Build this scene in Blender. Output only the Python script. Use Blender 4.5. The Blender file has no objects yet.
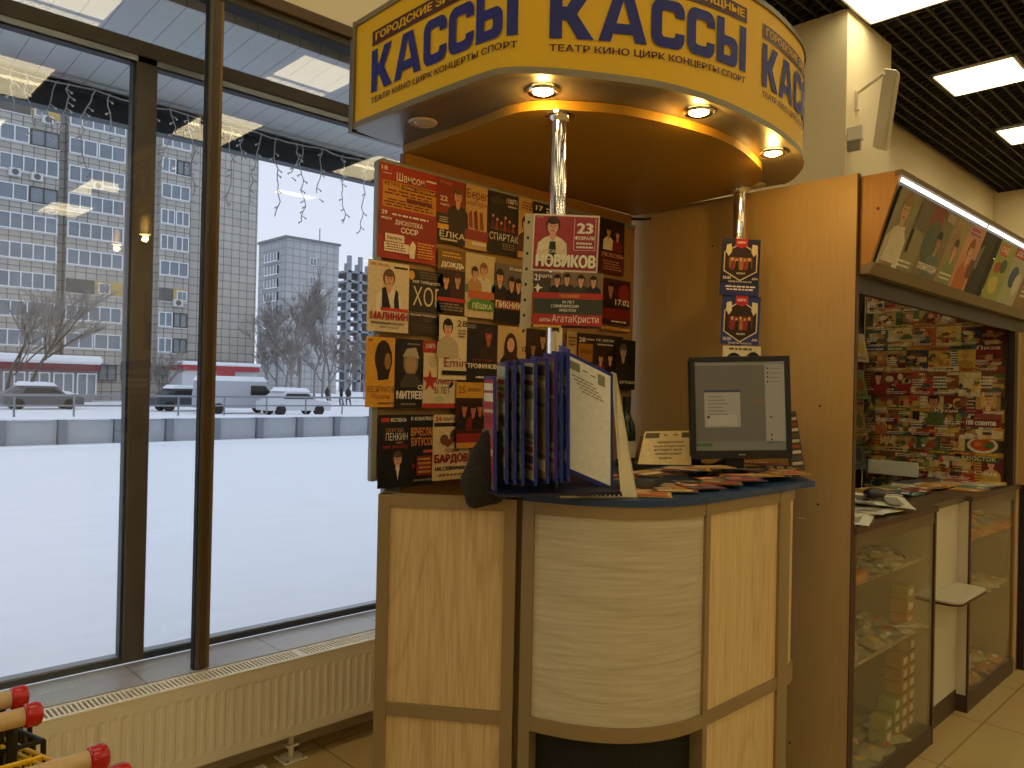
import bpy, math, random
from mathutils import Vector, Matrix
from mathutils.noise import noise as mnoise
random.seed(7)
PI = math.pi
scn = bpy.context.scene
col = scn.collection

# ---------------------------------------------------------------- camera
FPX = 777.0
YAW, PITCH, ROLL = 0.80193, 0.00576, 0.0216
EYE = Vector((0, 0, 1.5))
_f = Vector((math.cos(PITCH)*math.cos(YAW), math.cos(PITCH)*math.sin(YAW), math.sin(PITCH)))
_r = Vector((math.sin(YAW), -math.cos(YAW), 0))
_u = _r.cross(_f)
CR = _r*math.cos(ROLL) + _u*math.sin(ROLL)
CU = -_r*math.sin(ROLL) + _u*math.cos(ROLL)
CF = _f
cd = bpy.data.cameras.new('camera')
cam = bpy.data.objects.new('camera', cd)
col.objects.link(cam)
M = Matrix((CR, CU, -CF)).transposed().to_4x4()
M.translation = EYE
cam.matrix_world = M
cd.sensor_width = 36; cd.sensor_fit = 'HORIZONTAL'
cd.lens = FPX/1024*36
cd.clip_start = 0.05; cd.clip_end = 1500
scn.camera = cam

# ---------------------------------------------------------------- light and exposure
scn.view_settings.view_transform = 'Standard'
scn.view_settings.look = 'None'
scn.view_settings.gamma = 1
scn.view_settings.use_curve_mapping = False
scn.view_settings.exposure = 0.0
SKY = (0.60, 0.665, 0.79)
SKY_STRENGTH = 1.32
PANEL_LIGHT = (1.0, 0.85, 0.53); PANEL_STRENGTH = 7.7
SPOT_LIGHT = (1.0, 0.55, 0.12); SPOT_W = 2.2
wd = bpy.data.worlds.new('overcast_sky'); scn.world = wd; wd.use_nodes = True
nt = wd.node_tree; nt.nodes.clear()
wo = nt.nodes.new('ShaderNodeOutputWorld'); bg = nt.nodes.new('ShaderNodeBackground')
tc = nt.nodes.new('ShaderNodeTexCoord'); sx = nt.nodes.new('ShaderNodeSeparateXYZ'); cr = nt.nodes.new('ShaderNodeValToRGB')
cr.color_ramp.elements[0].position = 0.0; cr.color_ramp.elements[0].color = (0.67, 0.73, 0.85, 1)
cr.color_ramp.elements[1].position = 0.6; cr.color_ramp.elements[1].color = (*SKY, 1)
nt.links.new(tc.outputs['Generated'], sx.inputs[0]); nt.links.new(sx.outputs['Z'], cr.inputs[0])
nt.links.new(cr.outputs[0], bg.inputs[0]); nt.links.new(bg.outputs[0], wo.inputs[0])
bg.inputs[1].default_value = SKY_STRENGTH

# ---------------------------------------------------------------- helpers
def ray(x, y): return CF + CR*((x-512)/FPX) + CU*((384-y)/FPX)
def at(x, y, ax, c):
    """the point where the sight line of a photo pixel meets the plane ax = c"""
    d = ray(x, y); i = 'XYZ'.index(ax)
    return EYE + d*((c-EYE[i])/d[i])
def atd(x, y, dist): return EYE + ray(x, y)*dist

def lin(h):
    if not isinstance(h, str): return h
    h = h.lstrip('#'); o = []
    for i in (0, 2, 4):
        c = int(h[i:i+2], 16)/255
        o.append(c/12.92 if c <= .04045 else ((c+.055)/1.055)**2.4)
    return tuple(o)
_mats = {}
def mat(name, c='#808080', rough=.5, metal=0., emit=0., spec=.5, ecol=None, noise=0., nscale=8., bump=0., stretch=None):
    if name in _mats: return _mats[name]
    m = bpy.data.materials.new(name); m.use_nodes = True
    n = m.node_tree; b = n.nodes['Principled BSDF']; c = lin(c)
    b.inputs['Base Color'].default_value = (*c, 1)
    b.inputs['Roughness'].default_value = rough; b.inputs['Metallic'].default_value = metal
    b.inputs['Specular IOR Level'].default_value = spec
    if emit:
        b.inputs['Emission Color'].default_value = (*(lin(ecol) if ecol else c), 1); b.inputs['Emission Strength'].default_value = emit
    if noise or bump:
        t = n.nodes.new('ShaderNodeTexCoord'); mp = n.nodes.new('ShaderNodeMapping'); nz = n.nodes.new('ShaderNodeTexNoise')
        nz.inputs['Scale'].default_value = nscale; nz.inputs['Detail'].default_value = 5
        if stretch: mp.inputs['Scale'].default_value = stretch
        n.links.new(t.outputs['Object'], mp.inputs[0]); n.links.new(mp.outputs[0], nz.inputs['Vector'])
        if noise:
            mx = n.nodes.new('ShaderNodeMixRGB'); mx.inputs[1].default_value = (*[k*(1-noise) for k in c], 1)
            mx.inputs[2].default_value = (*[min(1, k*(1+noise)) for k in c], 1)
            n.links.new(nz.outputs['Fac'], mx.inputs[0]); n.links.new(mx.outputs[0], b.inputs['Base Color'])
        if bump:
            bp = n.nodes.new('ShaderNodeBump'); bp.inputs['Strength'].default_value = bump; bp.inputs['Distance'].default_value = .01
            n.links.new(nz.outputs['Fac'], bp.inputs['Height']); n.links.new(bp.outputs[0], b.inputs['Normal'])
    _mats[name] = m
    return m
MOTTLE = [.22, 90.]
def ink(h): return mat('print_%s_%d' % (h.lstrip('#'), MOTTLE[0]*100), h, .45, spec=.35, noise=MOTTLE[0], nscale=MOTTLE[1])

def grain(name, base, dark, axis, scale=6., rough=.45, cathedral=.35):
    """laminate with wood grain running along one axis"""
    if name in _mats: return _mats[name]
    m = bpy.data.materials.new(name); m.use_nodes = True; n = m.node_tree; b = n.nodes['Principled BSDF']
    b.inputs['Roughness'].default_value = rough
    t = n.nodes.new('ShaderNodeTexCoord'); mp = n.nodes.new('ShaderNodeMapping'); L = n.links.new
    s = [22, 22, 22]
    for a_ in axis: s['XYZ'.index(a_)] = 1.1
    mp.inputs['Scale'].default_value = s
    nz = n.nodes.new('ShaderNodeTexNoise'); nz.inputs['Scale'].default_value = scale; nz.inputs['Detail'].default_value = 6; nz.inputs['Distortion'].default_value = .3
    L(t.outputs['Object'], mp.inputs[0]); L(mp.outputs[0], nz.inputs['Vector'])
    mp2 = n.nodes.new('ShaderNodeMapping'); s2 = [3.2, 3.2, 3.2]
    for a_ in axis: s2['XYZ'.index(a_)] = .55
    mp2.inputs['Scale'].default_value = s2
    nb = n.nodes.new('ShaderNodeTexNoise'); nb.inputs['Scale'].default_value = 1.; nb.inputs['Detail'].default_value = 1
    L(t.outputs['Object'], mp2.inputs[0]); L(mp2.outputs[0], nb.inputs['Vector'])
    ml = n.nodes.new('ShaderNodeMath'); ml.operation = 'MULTIPLY'; ml.inputs[1].default_value = 26; L(nb.outputs['Fac'], ml.inputs[0])
    fr = n.nodes.new('ShaderNodeMath'); fr.operation = 'PINGPONG'; fr.inputs[1].default_value = 1.; L(ml.outputs[0], fr.inputs[0])
    pw = n.nodes.new('ShaderNodeMath'); pw.operation = 'POWER'; pw.inputs[1].default_value = 6; L(fr.outputs[0], pw.inputs[0])
    sc = n.nodes.new('ShaderNodeMath'); sc.operation = 'MULTIPLY'; sc.inputs[1].default_value = cathedral; L(pw.outputs[0], sc.inputs[0])
    ad = n.nodes.new('ShaderNodeMath'); ad.operation = 'ADD'; ad.use_clamp = True
    c2 = n.nodes.new('ShaderNodeValToRGB'); c2.color_ramp.elements[0].position = .38; c2.color_ramp.elements[1].position = .72
    c2.color_ramp.elements[0].color = (0, 0, 0, 1); c2.color_ramp.elements[1].color = (.55, .55, .55, 1)
    L(nz.outputs['Fac'], c2.inputs[0]); L(c2.outputs[0], ad.inputs[0]); L(sc.outputs[0], ad.inputs[1])
    mx = n.nodes.new('ShaderNodeMixRGB'); mx.inputs[1].default_value = (*lin(base), 1); mx.inputs[2].default_value = (*lin(dark), 1)
    L(ad.outputs[0], mx.inputs[0]); L(mx.outputs[0], b.inputs['Base Color'])
    _mats[name] = m; return m

def tiles(name, c, grout, sx_, sy_, rough=.25, off=0., joint=.006, vary=.05, axes='XY', org=(0, 0), bump=0):
    if name in _mats: return _mats[name]
    m = bpy.data.materials.new(name); m.use_nodes = True; n = m.node_tree; b = n.nodes['Principled BSDF']; L = n.links.new
    b.inputs['Roughness'].default_value = rough
    t = n.nodes.new('ShaderNodeTexCoord'); s = n.nodes.new('ShaderNodeSeparateXYZ'); cb = n.nodes.new('ShaderNodeCombineXYZ')
    L(t.outputs['Object'], s.inputs[0]); L(s.outputs[axes[0]], cb.inputs[0]); L(s.outputs[axes[1]], cb.inputs[1])
    mp = n.nodes.new('ShaderNodeMapping'); mp.inputs['Location'].default_value = (*org, 0); L(cb.outputs[0], mp.inputs[0])
    br = n.nodes.new('ShaderNodeTexBrick'); L(mp.outputs[0], br.inputs['Vector'])
    br.offset = off; br.inputs['Scale'].default_value = 1; br.inputs['Brick Width'].default_value = sx_; br.inputs['Row Height'].default_value = sy_
    br.inputs['Mortar Size'].default_value = joint; br.inputs['Mortar Smooth'].default_value = .1
    c = lin(c); br.inputs['Color1'].default_value = (*[k*(1-vary) for k in c], 1); br.inputs['Color2'].default_value = (*[min(1, k*(1+vary)) for k in c], 1)
    br.inputs['Mortar'].default_value = (*lin(grout), 1)
    nz = n.nodes.new('ShaderNodeTexNoise'); nz.inputs['Scale'].default_value = 3; nz.inputs['Detail'].default_value = 4
    L(t.outputs['Object'], nz.inputs['Vector'])
    mx = n.nodes.new('ShaderNodeMixRGB'); mx.blend_type = 'MULTIPLY'; mx.inputs[0].default_value = .25
    L(br.outputs['Color'], mx.inputs[1]); L(nz.outputs['Color'], mx.inputs[2]); L(mx.outputs[0], b.inputs['Base Color'])
    _mats[name] = m; return m

def glass(name, tint=(1, 1, 1), ior=1.5, rough=0.0, gain=1.0):
    if name in _mats: return _mats[name]
    m = bpy.data.materials.new(name); m.use_nodes = True; n = m.node_tree; n.nodes.clear(); L = n.links.new
    o = n.nodes.new('ShaderNodeOutputMaterial'); mx = n.nodes.new('ShaderNodeMixShader'); tr = n.nodes.new('ShaderNodeBsdfTransparent')
    gl = n.nodes.new('ShaderNodeBsdfGlossy'); fr = n.nodes.new('ShaderNodeFresnel'); ml = n.nodes.new('ShaderNodeMath'); ml.operation = 'MULTIPLY'
    ml.inputs[1].default_value = gain; ml.use_clamp = True
    tr.inputs[0].default_value = (*tint, 1); gl.inputs['Roughness'].default_value = rough
    ge = n.nodes.new('ShaderNodeNewGeometry'); mv = n.nodes.new('ShaderNodeMapRange'); mv.inputs['To Min'].default_value = ior; mv.inputs['To Max'].default_value = 1/ior   # both faces of a thin pane reflect alike
    L(ge.outputs['Backfacing'], mv.inputs['Value']); L(mv.outputs[0], fr.inputs['IOR'])
    L(fr.outputs[0], ml.inputs[0]); L(ml.outputs[0], mx.inputs[0]); L(tr.outputs[0], mx.inputs[1]); L(gl.outputs[0], mx.inputs[2]); L(mx.outputs[0], o.inputs[0])
    _mats[name] = m; return m

class MB:
    def __init__(s): s.v = []; s.f = []; s.m = []
    def add(s, vs, fs, m):
        k = len(s.v); s.v += [tuple(p) for p in vs]
        for f in fs: s.f.append(tuple(i+k for i in f)); s.m.append(m)
        return s
    def box(s, x0, x1, y0, y1, z0, z1, m, X=None):
        vs = [Vector((x, y, z)) for z in (z0, z1) for y in (y0, y1) for x in (x0, x1)]
        if X: vs = [X @ p for p in vs]
        return s.add(vs, [(0, 2, 3, 1), (4, 5, 7, 6), (0, 1, 5, 4), (2, 6, 7, 3), (0, 4, 6, 2), (1, 3, 7, 5)], m)
    def bbox(s, x0, x1, y0, y1, z0, z1, b, m, X=None):
        """box with bevelled edges"""
        vs = []; x = [(x0, x1), (x0+b, x1-b)]; y = [(y0, y1), (y0+b, y1-b)]; z = [(z0, z1), (z0+b, z1-b)]
        idx = {}
        for k in range(8):
            i, j, l = k & 1, k >> 1 & 1, k >> 2 & 1
            for a in range(3):
                p = (x[0 if a == 0 else 1][i], y[0 if a == 1 else 1][j], z[0 if a == 2 else 1][l])
                idx[k, a] = len(vs); vs.append(Vector(p))
        fs = []
        def q(*a): fs.append(tuple(idx[t] for t in a))
        q((0, 0), (4, 0), (6, 0), (2, 0)); q((1, 0), (3, 0), (7, 0), (5, 0))
        q((0, 1), (1, 1), (5, 1), (4, 1)); q((2, 1), (6, 1), (7, 1), (3, 1))
        q((0, 2), (2, 2), (3, 2), (1, 2)); q((4, 2), (5, 2), (7, 2), (6, 2))
        for a, b_, ax in ((0, 1, 0), (2, 3, 0), (4, 5, 0), (6, 7, 0), (0, 2, 1), (1, 3, 1), (4, 6, 1), (5, 7, 1), (0, 4, 2), (1, 5, 2), (2, 6, 2), (3, 7, 2)):
            o = [t for t in range(3) if t != ax]; q((a, o[0]), (b_, o[0]), (b_, o[1]), (a, o[1]))
        for k in range(8): q((k, 0), (k, 1), (k, 2))
        if X: vs = [X @ p for p in vs]
        return s.add(vs, fs, m)
    def tube(s, pts, r, m, n=8, cap=True):
        pts = [Vector(p) for p in pts]; R = r if isinstance(r, (list, tuple)) else [r]*len(pts)
        vs = []; up = None
        for i, p in enumerate(pts):
            d = (pts[min(i+1, len(pts)-1)] - pts[max(i-1, 0)])
            d = d.normalized() if d.length > 1e-9 else Vector((0, 0, 1))
            if up is None:
                a = Vector((0, 0, 1)) if abs(d.z) < .9 else Vector((1, 0, 0)); up = (a - d*a.dot(d)).normalized()
            else:
                up = up - d*up.dot(d); up = up.normalized() if up.length > 1e-6 else d.orthogonal().normalized()
            w = d.cross(up)
            for k in range(n): t = 2*PI*k/n; vs.append(p + (up*math.cos(t) + w*math.sin(t))*R[i])
        fs = [(i*n+k, i*n+(k+1) % n, (i+1)*n+(k+1) % n, (i+1)*n+k) for i in range(len(pts)-1) for k in range(n)]
        if cap: fs += [tuple(range(n-1, -1, -1)), tuple((len(pts)-1)*n+k for k in range(n))]
        return s.add(vs, fs, m)
    def lathe(s, prof, m, c=(0, 0, 0), n=24, X=None):
        c = Vector(c); vs = []
        for r, z in prof:
            for k in range(n): t = 2*PI*k/n; vs.append(Vector((r*math.cos(t), r*math.sin(t), z)))
        vs = [(X @ p if X else p)+c for p in vs]
        fs = [(i*n+k, i*n+(k+1) % n, (i+1)*n+(k+1) % n, (i+1)*n+k) for i in range(len(prof)-1) for k in range(n)]
        fs += [tuple(range(n-1, -1, -1)), tuple((len(prof)-1)*n+k for k in range(n))]
        return s.add(vs, fs, m)
    def prism(s, poly, z0, z1, m, mtop=None):
        n = len(poly); vs = [Vector((x, y, z0)) for x, y in poly]+[Vector((x, y, z1)) for x, y in poly]
        s.add(vs, [(i, (i+1) % n, n+(i+1) % n, n+i) for i in range(n)]+[tuple(range(n-1, -1, -1))], m)
        return s.add(vs[n:], [tuple(range(n))], mtop or m)
    def hull(s, q, th, m):
        """four corner quad with thickness th along its normal"""
        q = [Vector(p) for p in q]; nrm = (q[1]-q[0]).cross(q[3]-q[0]).normalized()*th
        return s.add(q+[p+nrm for p in q], [(0, 1, 2, 3), (7, 6, 5, 4), (0, 4, 5, 1), (1, 5, 6, 2), (2, 6, 7, 3), (3, 7, 4, 0)], m)
    def ball(s, c, r, m, n=10, k=7, X=None):
        c = Vector(c); r = r if isinstance(r, (tuple, list)) else (r,)*3; vs = []
        for i in range(k+1):
            a = PI*i/k
            for j in range(n):
                b = 2*PI*j/n; p = Vector((r[0]*math.sin(a)*math.cos(b), r[1]*math.sin(a)*math.sin(b), r[2]*math.cos(a)))
                vs.append((X @ p if X else p)+c)
        return s.add(vs, [(i*n+j, (i+1)*n+j, (i+1)*n+(j+1) % n, i*n+(j+1) % n) for i in range(k) for j in range(n)], m)
    def build(s, name, parent=None, smooth=False, loc=None):
        me = bpy.data.meshes.new(name); ms = []
        for m in s.m:
            if m not in ms: ms.append(m)
        vs = s.v
        if loc is not None: vs = [(a-loc[0], b-loc[1], c-loc[2]) for a, b, c in vs]
        elif parent is not None:
            w = parent.get('_o', (0, 0, 0)); vs = [(a-w[0], b-w[1], c-w[2]) for a, b, c in vs]
        me.from_pydata(vs, [], s.f)
        for m in ms: me.materials.append(m)
        ix = {m: i for i, m in enumerate(ms)}
        for p, m in zip(me.polygons, s.m): p.material_index = ix[m]; p.use_smooth = smooth
        me.update()
        o = bpy.data.objects.new(name, me); col.objects.link(o)
        if loc is not None: o.location = loc
        if parent is not None: o.parent = parent
        o['_o'] = tuple(loc) if loc is not None else tuple(parent.get('_o', (0, 0, 0))) if parent is not None else (0., 0., 0.)
        return o
def smooth_by(o, ang=40):
    for p in o.data.polygons: p.use_smooth = True
    bm_edges = {}
    o.data.set_sharp_from_angle(angle=math.radians(ang))
    return o
def tag(o, label, cat, group=None, kind=None):
    if label: o['label'] = label
    if cat: o['category'] = cat
    if group: o['group'] = group
    if kind: o['kind'] = kind
    return o
def struct(o): o['kind'] = 'structure'; return o
def thing(name, label, cat, loc=(0, 0, 0), group=None):
    o = bpy.data.objects.new(name, None); col.objects.link(o); o.location = loc; o['_o'] = tuple(float(k) for k in loc)
    return tag(o, label, cat, group)

# ---- lettering
_tx = {}
def glyphs(body, bold=0.):
    """flat outline mesh of a line of lettering, scaled to a unit box"""
    if (body, bold) in _tx: return _tx[body, bold]
    cu = bpy.data.curves.new('lettering', 'FONT'); cu.body = body; cu.resolution_u = 2; cu.fill_mode = 'FRONT'
    ob = bpy.data.objects.new('lettering', cu); col.objects.link(ob)
    dg = bpy.context.evaluated_depsgraph_get(); dg.update()
    ev = ob.evaluated_get(dg); me = ev.to_mesh()
    vs = [(p.co.x, p.co.y) for p in me.vertices]; fs = [tuple(p.vertices) for p in me.polygons]
    ev.to_mesh_clear(); bpy.data.objects.remove(ob); bpy.data.curves.remove(cu)
    lay = None
    if not vs: vs, fs = [(0, 0), (1, 0), (1, 1)], [(0, 1, 2)]
    x0 = min(a for a, b in vs); x1 = max(a for a, b in vs); y0 = min(b for a, b in vs); y1 = max(b for a, b in vs)
    if bold > 0:    # heavier strokes: the outline again, shifted by a hair each way
        n = len(vs); d = bold*1.1; sh = [(-d, 0), (d, 0), (0, -d*.6), (0, d*.6)]; lay = [j for j in range(4) for _ in vs]
        vs = [(a+p, b+q) for p, q in sh for a, b in vs]; fs = [tuple(i+n*k for i in f) for k in range(4) for f in fs]
        x0 -= d; x1 += d; y0 -= d*.6; y1 += d*.6
    vs = [((a-x0)/max(1e-6, x1-x0), (b-y0)/max(1e-6, y1-y0), (lay[i] if lay else 0)) for i, (a, b) in enumerate(vs)]
    _tx[body, bold] = (vs, fs); return vs, fs

SKIN = '#d9a27c'
def paint(mb, O, U, V, N, w, h, elems, th=.0015, bgc='#ffffff', sidem=None):
    """a printed sheet: thin board plus printed shapes. O top-left corner, U right, V down, N towards the viewer. elems in 0..1"""
    O = Vector(O); bm_ = ink(bgc)
    P = lambda u, v, k=0: O + U*(u*w) + V*(v*h) + N*(k*.00025)
    c = [P(0, 0), P(0, 1), P(1, 1), P(1, 0)]; b = [p-N*th for p in c]
    mb.add(c+b, [(0, 1, 2, 3), (7, 6, 5, 4), (0, 4, 5, 1), (1, 5, 6, 2), (2, 6, 7, 3), (3, 7, 4, 0)], bm_)
    k = 1
    for e in elems:
        t = e[0]; k += 1
        if t == 'R': _, a, b_, c_, d, cc = e; mb.add([P(a, b_, k), P(a, d, k), P(c_, d, k), P(c_, b_, k)], [(0, 1, 2, 3)], ink(cc))
        elif t == 'P': mb.add([P(x, y, k) for x, y in e[1]], [tuple(range(len(e[1])))], ink(e[2]))
        elif t == 'E':
            _, cu, cv, ru, rv, cc = e
            mb.add([P(cu+ru*math.cos(2*PI*i/18), cv-rv*math.sin(2*PI*i/18), k) for i in range(18)], [tuple(range(18))], ink(cc))
        elif t == 'T':
            a, b_, c_, d, body, cc = e[1:7]; vs, fs = glyphs(body, e[7] if len(e) > 7 else .025)
            mb.add([P(a+(c_-a)*x, d-(d-b_)*y, k+.22*j) for x, y, j in vs], fs, ink(cc))
        elif t == 'L':   # small print: rows of short strokes
            _, a, b_, c_, d, n, cc = e; rs = random.Random(int(a*997+b_*131+n)); rowh = (d-b_)/n
            for i in range(n):
                x = a+rs.random()*.08*(c_-a); y = b_+i*rowh; end = c_-rs.random()*.2*(c_-a)
                while x < end:
                    q = min(end, x+(c_-a)*rs.uniform(.06, .2))
                    mb.add([P(x, y+rowh*.2, k), P(x, y+rowh*.7, k), P(q, y+rowh*.7, k), P(q, y+rowh*.2, k)], [(0, 1, 2, 3)], ink(cc)); x = q+(c_-a)*.03
        elif t == 'F':   # head and shoulders portrait: cx, top, size(height of bust), skin, hair, clothes
            _, cx, ty, s_, sk, hr, cl = e; a = w/h
            def el(x, y, rx, ry, cc, kk): mb.add([P(cx+(x+rx*math.cos(2*PI*i/16))*s_/a, ty+(y-ry*math.sin(2*PI*i/16))*s_, k+kk) for i in range(16)], [tuple(range(16))], ink(cc))
            def pg(pp, cc, kk): mb.add([P(cx+x*s_/a, ty+y*s_, k+kk) for x, y in pp], [tuple(range(len(pp)))], ink(cc))
            el(0, .2, .17, .21, hr, 0)
            pg([(-.36, 1), (.36, 1), (.33, .62), (.2, .5), (.08, .45), (-.08, .45), (-.2, .5), (-.33, .62)][::-1], cl, 1)
            pg([(-.07, .3), (-.07, .5), (0, .58), (.07, .5), (.07, .3)], sk, 2)
            el(0, .24, .125, .17, sk, 3); el(0, .11, .13, .075, hr, 4)
            el(-.05, .22, .022, .013, '#201410', 5); el(.05, .22, .022, .013, '#201410', 5); el(0, .33, .04, .012, '#8c3a30', 5)
            pg([(-.012, .22), (-.02, .28), (.02, .28), (.012, .22)], '#b8805c', 5)
            k += 6
    return mb

# ================================================================ SETTING
X = Vector((1, 0, 0)); Y = Vector((0, 1, 0)); Z = Vector((0, 0, 1))
CEIL = 4.2
wallm = mat('cream_paint', '#e8dab6', .75, noise=.04, nscale=2)
floorm = tiles('floor_tile', '#cdb174', '#a48c5a', .6, .6, rough=.22, joint=.005, vary=.03, org=(.1, .15))
RX0, RX1, RY0, RY1 = -8.0, 11.6, -9.0, 2.97
struct(MB().box(RX0, RX1, RY0, 2.93, -.1, 0, floorm).build('floor'))
w = MB(); w.box(2.86, RX1, 2.97, 3.1, 0, CEIL+.3, wallm)
w.box(RX0, 2.86, 2.90, 3.10, 3.035, CEIL+.3, wallm)
w.box(RX0, 2.86, 2.93, 3.12, 0, .385, wallm); struct(w.build('wall_window'))
struct(MB().box(RX1, RX1+.1, RY0, 2.97, 0, CEIL+.3, wallm).build('wall_right'))
struct(MB().box(RX0-.1, RX0, RY0, 2.97, 0, CEIL+.3, wallm).build('wall_left'))
struct(MB().box(RX0, RX1, RY0-.1, RY0, 0, CEIL+.3, wallm).build('wall_back'))
struct(MB().box(5.39, 6.19, 2.29, 2.96, 0, CEIL, wallm).build('wall_column'))
# open cell grid ceiling with a dark void above
gm = mat('grid_bar', '#241f19', .6); vm = mat('ceiling_void', '#060505', .9)
c = MB(); x = RX0
while x < RX1: c.box(x-.005, x+.005, RY0, 2.89, CEIL, CEIL+.04, gm); x += .1
y = RY0
while y < 2.9: c.box(RX0, RX1, y-.009, y+.009, CEIL-.004, CEIL+.04, gm); y += .1
c.box(RX0, RX1, RY0, 2.97, CEIL+.28, CEIL+.3, vm); struct(c.build('ceiling'))
# ceiling light panels
lm = mat('light_diffuser', '#fff4e0', .5, emit=PANEL_STRENGTH, ecol=PANEL_LIGHT); wf = mat('white_frame', '#e8e4dc', .4)
for yy in (1.66, -.45, -2.32, -4.2, -6.1, -8.0):
    for xx in (-6.3, -4.45, -2.6, -.7, 1.2, 3.12, 5.1, 6.98, 8.83, 10.6):
        vis = yy > 1 and xx > 5
        if yy > 1 and 1 < xx < 4: pass
        lab = {5.1: 'square ceiling light panel cut by the top edge above the white column', 6.98: 'square ceiling light panel in the middle of the dark grid at upper right', 8.83: 'square ceiling light panel furthest right in the dark grid'}.get(xx) if vis else None
        t = thing('ceiling_light', lab or 'square ceiling light panel in the %s row from the window, outside the view' % {1.66: 'first', -.45: 'second', -2.32: 'third', -4.2: 'fourth', -6.1: 'fifth', -8.0: 'sixth'}[yy], 'ceiling light', (xx+.3, yy+.3, CEIL-.02), 'square ceiling light panels')
        f = MB()
        for a in (0, .585): f.box(xx+a, xx+a+.015, yy, yy+.6, CEIL-.025, CEIL-.004, wf); f.box(xx, xx+.6, yy+a, yy+a+.015, CEIL-.025, CEIL-.004, wf)
        f.build('frame', t)
        MB().box(xx+.015, xx+.585, yy+.015, yy+.585, CEIL-.02, CEIL-.008, lm).build('diffuser', t)

# ---------------------------------------------------------------- windows
brown = mat('bronze_wood_frame', '#5c4326', .45, noise=.25, nscale=6, stretch=(1, 1, .1)); dkf = mat('dark_window_frame', '#5b5245', .5, noise=.2, nscale=10)
black = mat('black_seal', '#0d0c0a', .6); alu = mat('aluminium_bead', '#9aa0a3', .35, metal=.5)
pane = glass('window_glass', ior=1.45, gain=1.15)
t = thing('window_1', None, None); struct(t)
m = MB()
for mx in (-1.6, 1.217):
    m.bbox(mx-.026, mx+.028, 2.905, 2.95, .419, 2.96, .003, dkf); m.box(mx-.010, mx+.006, 2.902, 2.906, .42, 2.95, brown); m.box(mx+.014, mx+.025, 2.902, 2.906, .42, 2.95, mat('frame_lip', '#7d6238', .5))
    m.box(mx-.030, mx-.026, 2.91, 2.94, .42, 2.95, black)
m.build('window_frame', t)
m = MB(); m.bbox(RX0, 2.79, 2.885, 2.985, 2.985, 3.035, .004, brown); m.bbox(RX0, 2.79, 2.905, 2.98, 2.955, 2.99, .004, dkf); m.box(RX0, 2.79, 2.90, 2.97, 2.947, 2.957, black); m.build('head_rail', t)
MB().box(RX0, 2.79, 2.936, 2.942, .45, 2.95, pane).build('glass_pane', t)
t = thing('window_2', None, None); struct(t)
m = MB(); m.bbox(RX0, 2.79, 3.13, 3.21, 2.742, 2.80, .004, dkf); m.box(RX0, 2.79, 3.14, 3.2, 2.72, 2.742, alu); m.box(RX0, 2.79, 3.145, 3.19, 2.713, 2.72, black); m.build('transom_bar', t)
for mx in (-1.8, 1.043): 
    MB().bbox(mx-.033, mx+.045, 3.14, 3.20, .42, 2.75, .004, dkf).build('mullion', t)
    MB().box(mx-.043, mx-.033, 3.15, 3.19, .44, 2.74, mat('blue_seal', '#27323a', .5)).build('glazing_seal', t)
MB().box(RX0, 2.79, 3.15, 3.21, .418, .440, mat('sill_frame', '#3b454b', .4)).box(RX0, 2.79, 3.155, 3.2, .440, .447, alu).build('bottom_rail', t)
MB().box(RX0, 2.79, 3.17, 3.176, .455, 2.99, pane).build('glass_pane', t)
sillm = tiles('sill_tile', '#b9b6b2', '#8a8782', .52, 2.0, rough=.3, joint=.004, vary=.02, org=(.026, .5))
MB().box(RX0, 2.79, 2.895, 3.14, .385, .418, sillm).build('window_sill', t)

# ---------------------------------------------------------------- outside roof over the windows
plank = tiles('soffit_plank', '#ccd2d7', '#8a9196', .1, 30., rough=.4, joint=.0022, vary=.02, org=(.0, 5))
fas = mat('fascia_steel', '#333d45', .5)
struct(MB().add([(-9, 3.16, 3.0), (12, 3.16, 3.0), (12, 4.3, 2.925), (-9, 4.3, 2.925), (-9, 3.16, 3.06), (12, 3.16, 3.06), (12, 4.3, 3.06), (-9, 4.3, 3.06)], [(0, 3, 2, 1), (4, 5, 6, 7), (0, 1, 5, 4), (2, 3, 7, 6), (0, 4, 7, 3), (1, 2, 6, 5)], plank).build('trim_1'))
struct(MB().box(-9, 12, 4.22, 4.30, 2.80, 3.0, fas).box(-9, 12, 4.18, 4.22, 2.90, 2.915, fas).box(-9, 12, 3.1, 4.34, 3.05, 3.15, fas).build('trim_2'))
snow = mat('snow', '#eef2f7', .8, bump=.7, nscale=2.2, noise=.06, stretch=(.6, 1.6, 1))
# snowy ground
g = MB(); N = 70
vs = []; fs = []
ys = [3.25+(i/N)**2.2*30 for i in range(N+1)]+[45, 70, 100, 160, 250, 400, 700]
xs = [-40+(80*i/60) for i in range(61)]; xs = [-400, -150]+xs+[60, 100, 200, 700]
for yy in ys:
    for xx in xs:
        h = .05*mnoise(Vector((xx*.35, yy*.6, 0)))+.015*mnoise(Vector((xx*1.7, yy*2.6, 4))) if yy < 22 else 0
        vs.append((xx, yy, -.42+h))
nx = len(xs); fs = [(j*nx+i, j*nx+i+1, (j+1)*nx+i+1, (j+1)*nx+i) for j in range(len(ys)-1) for i in range(nx-1)]
struct(g.add(vs, fs, snow).build('ground', smooth=True))

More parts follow.
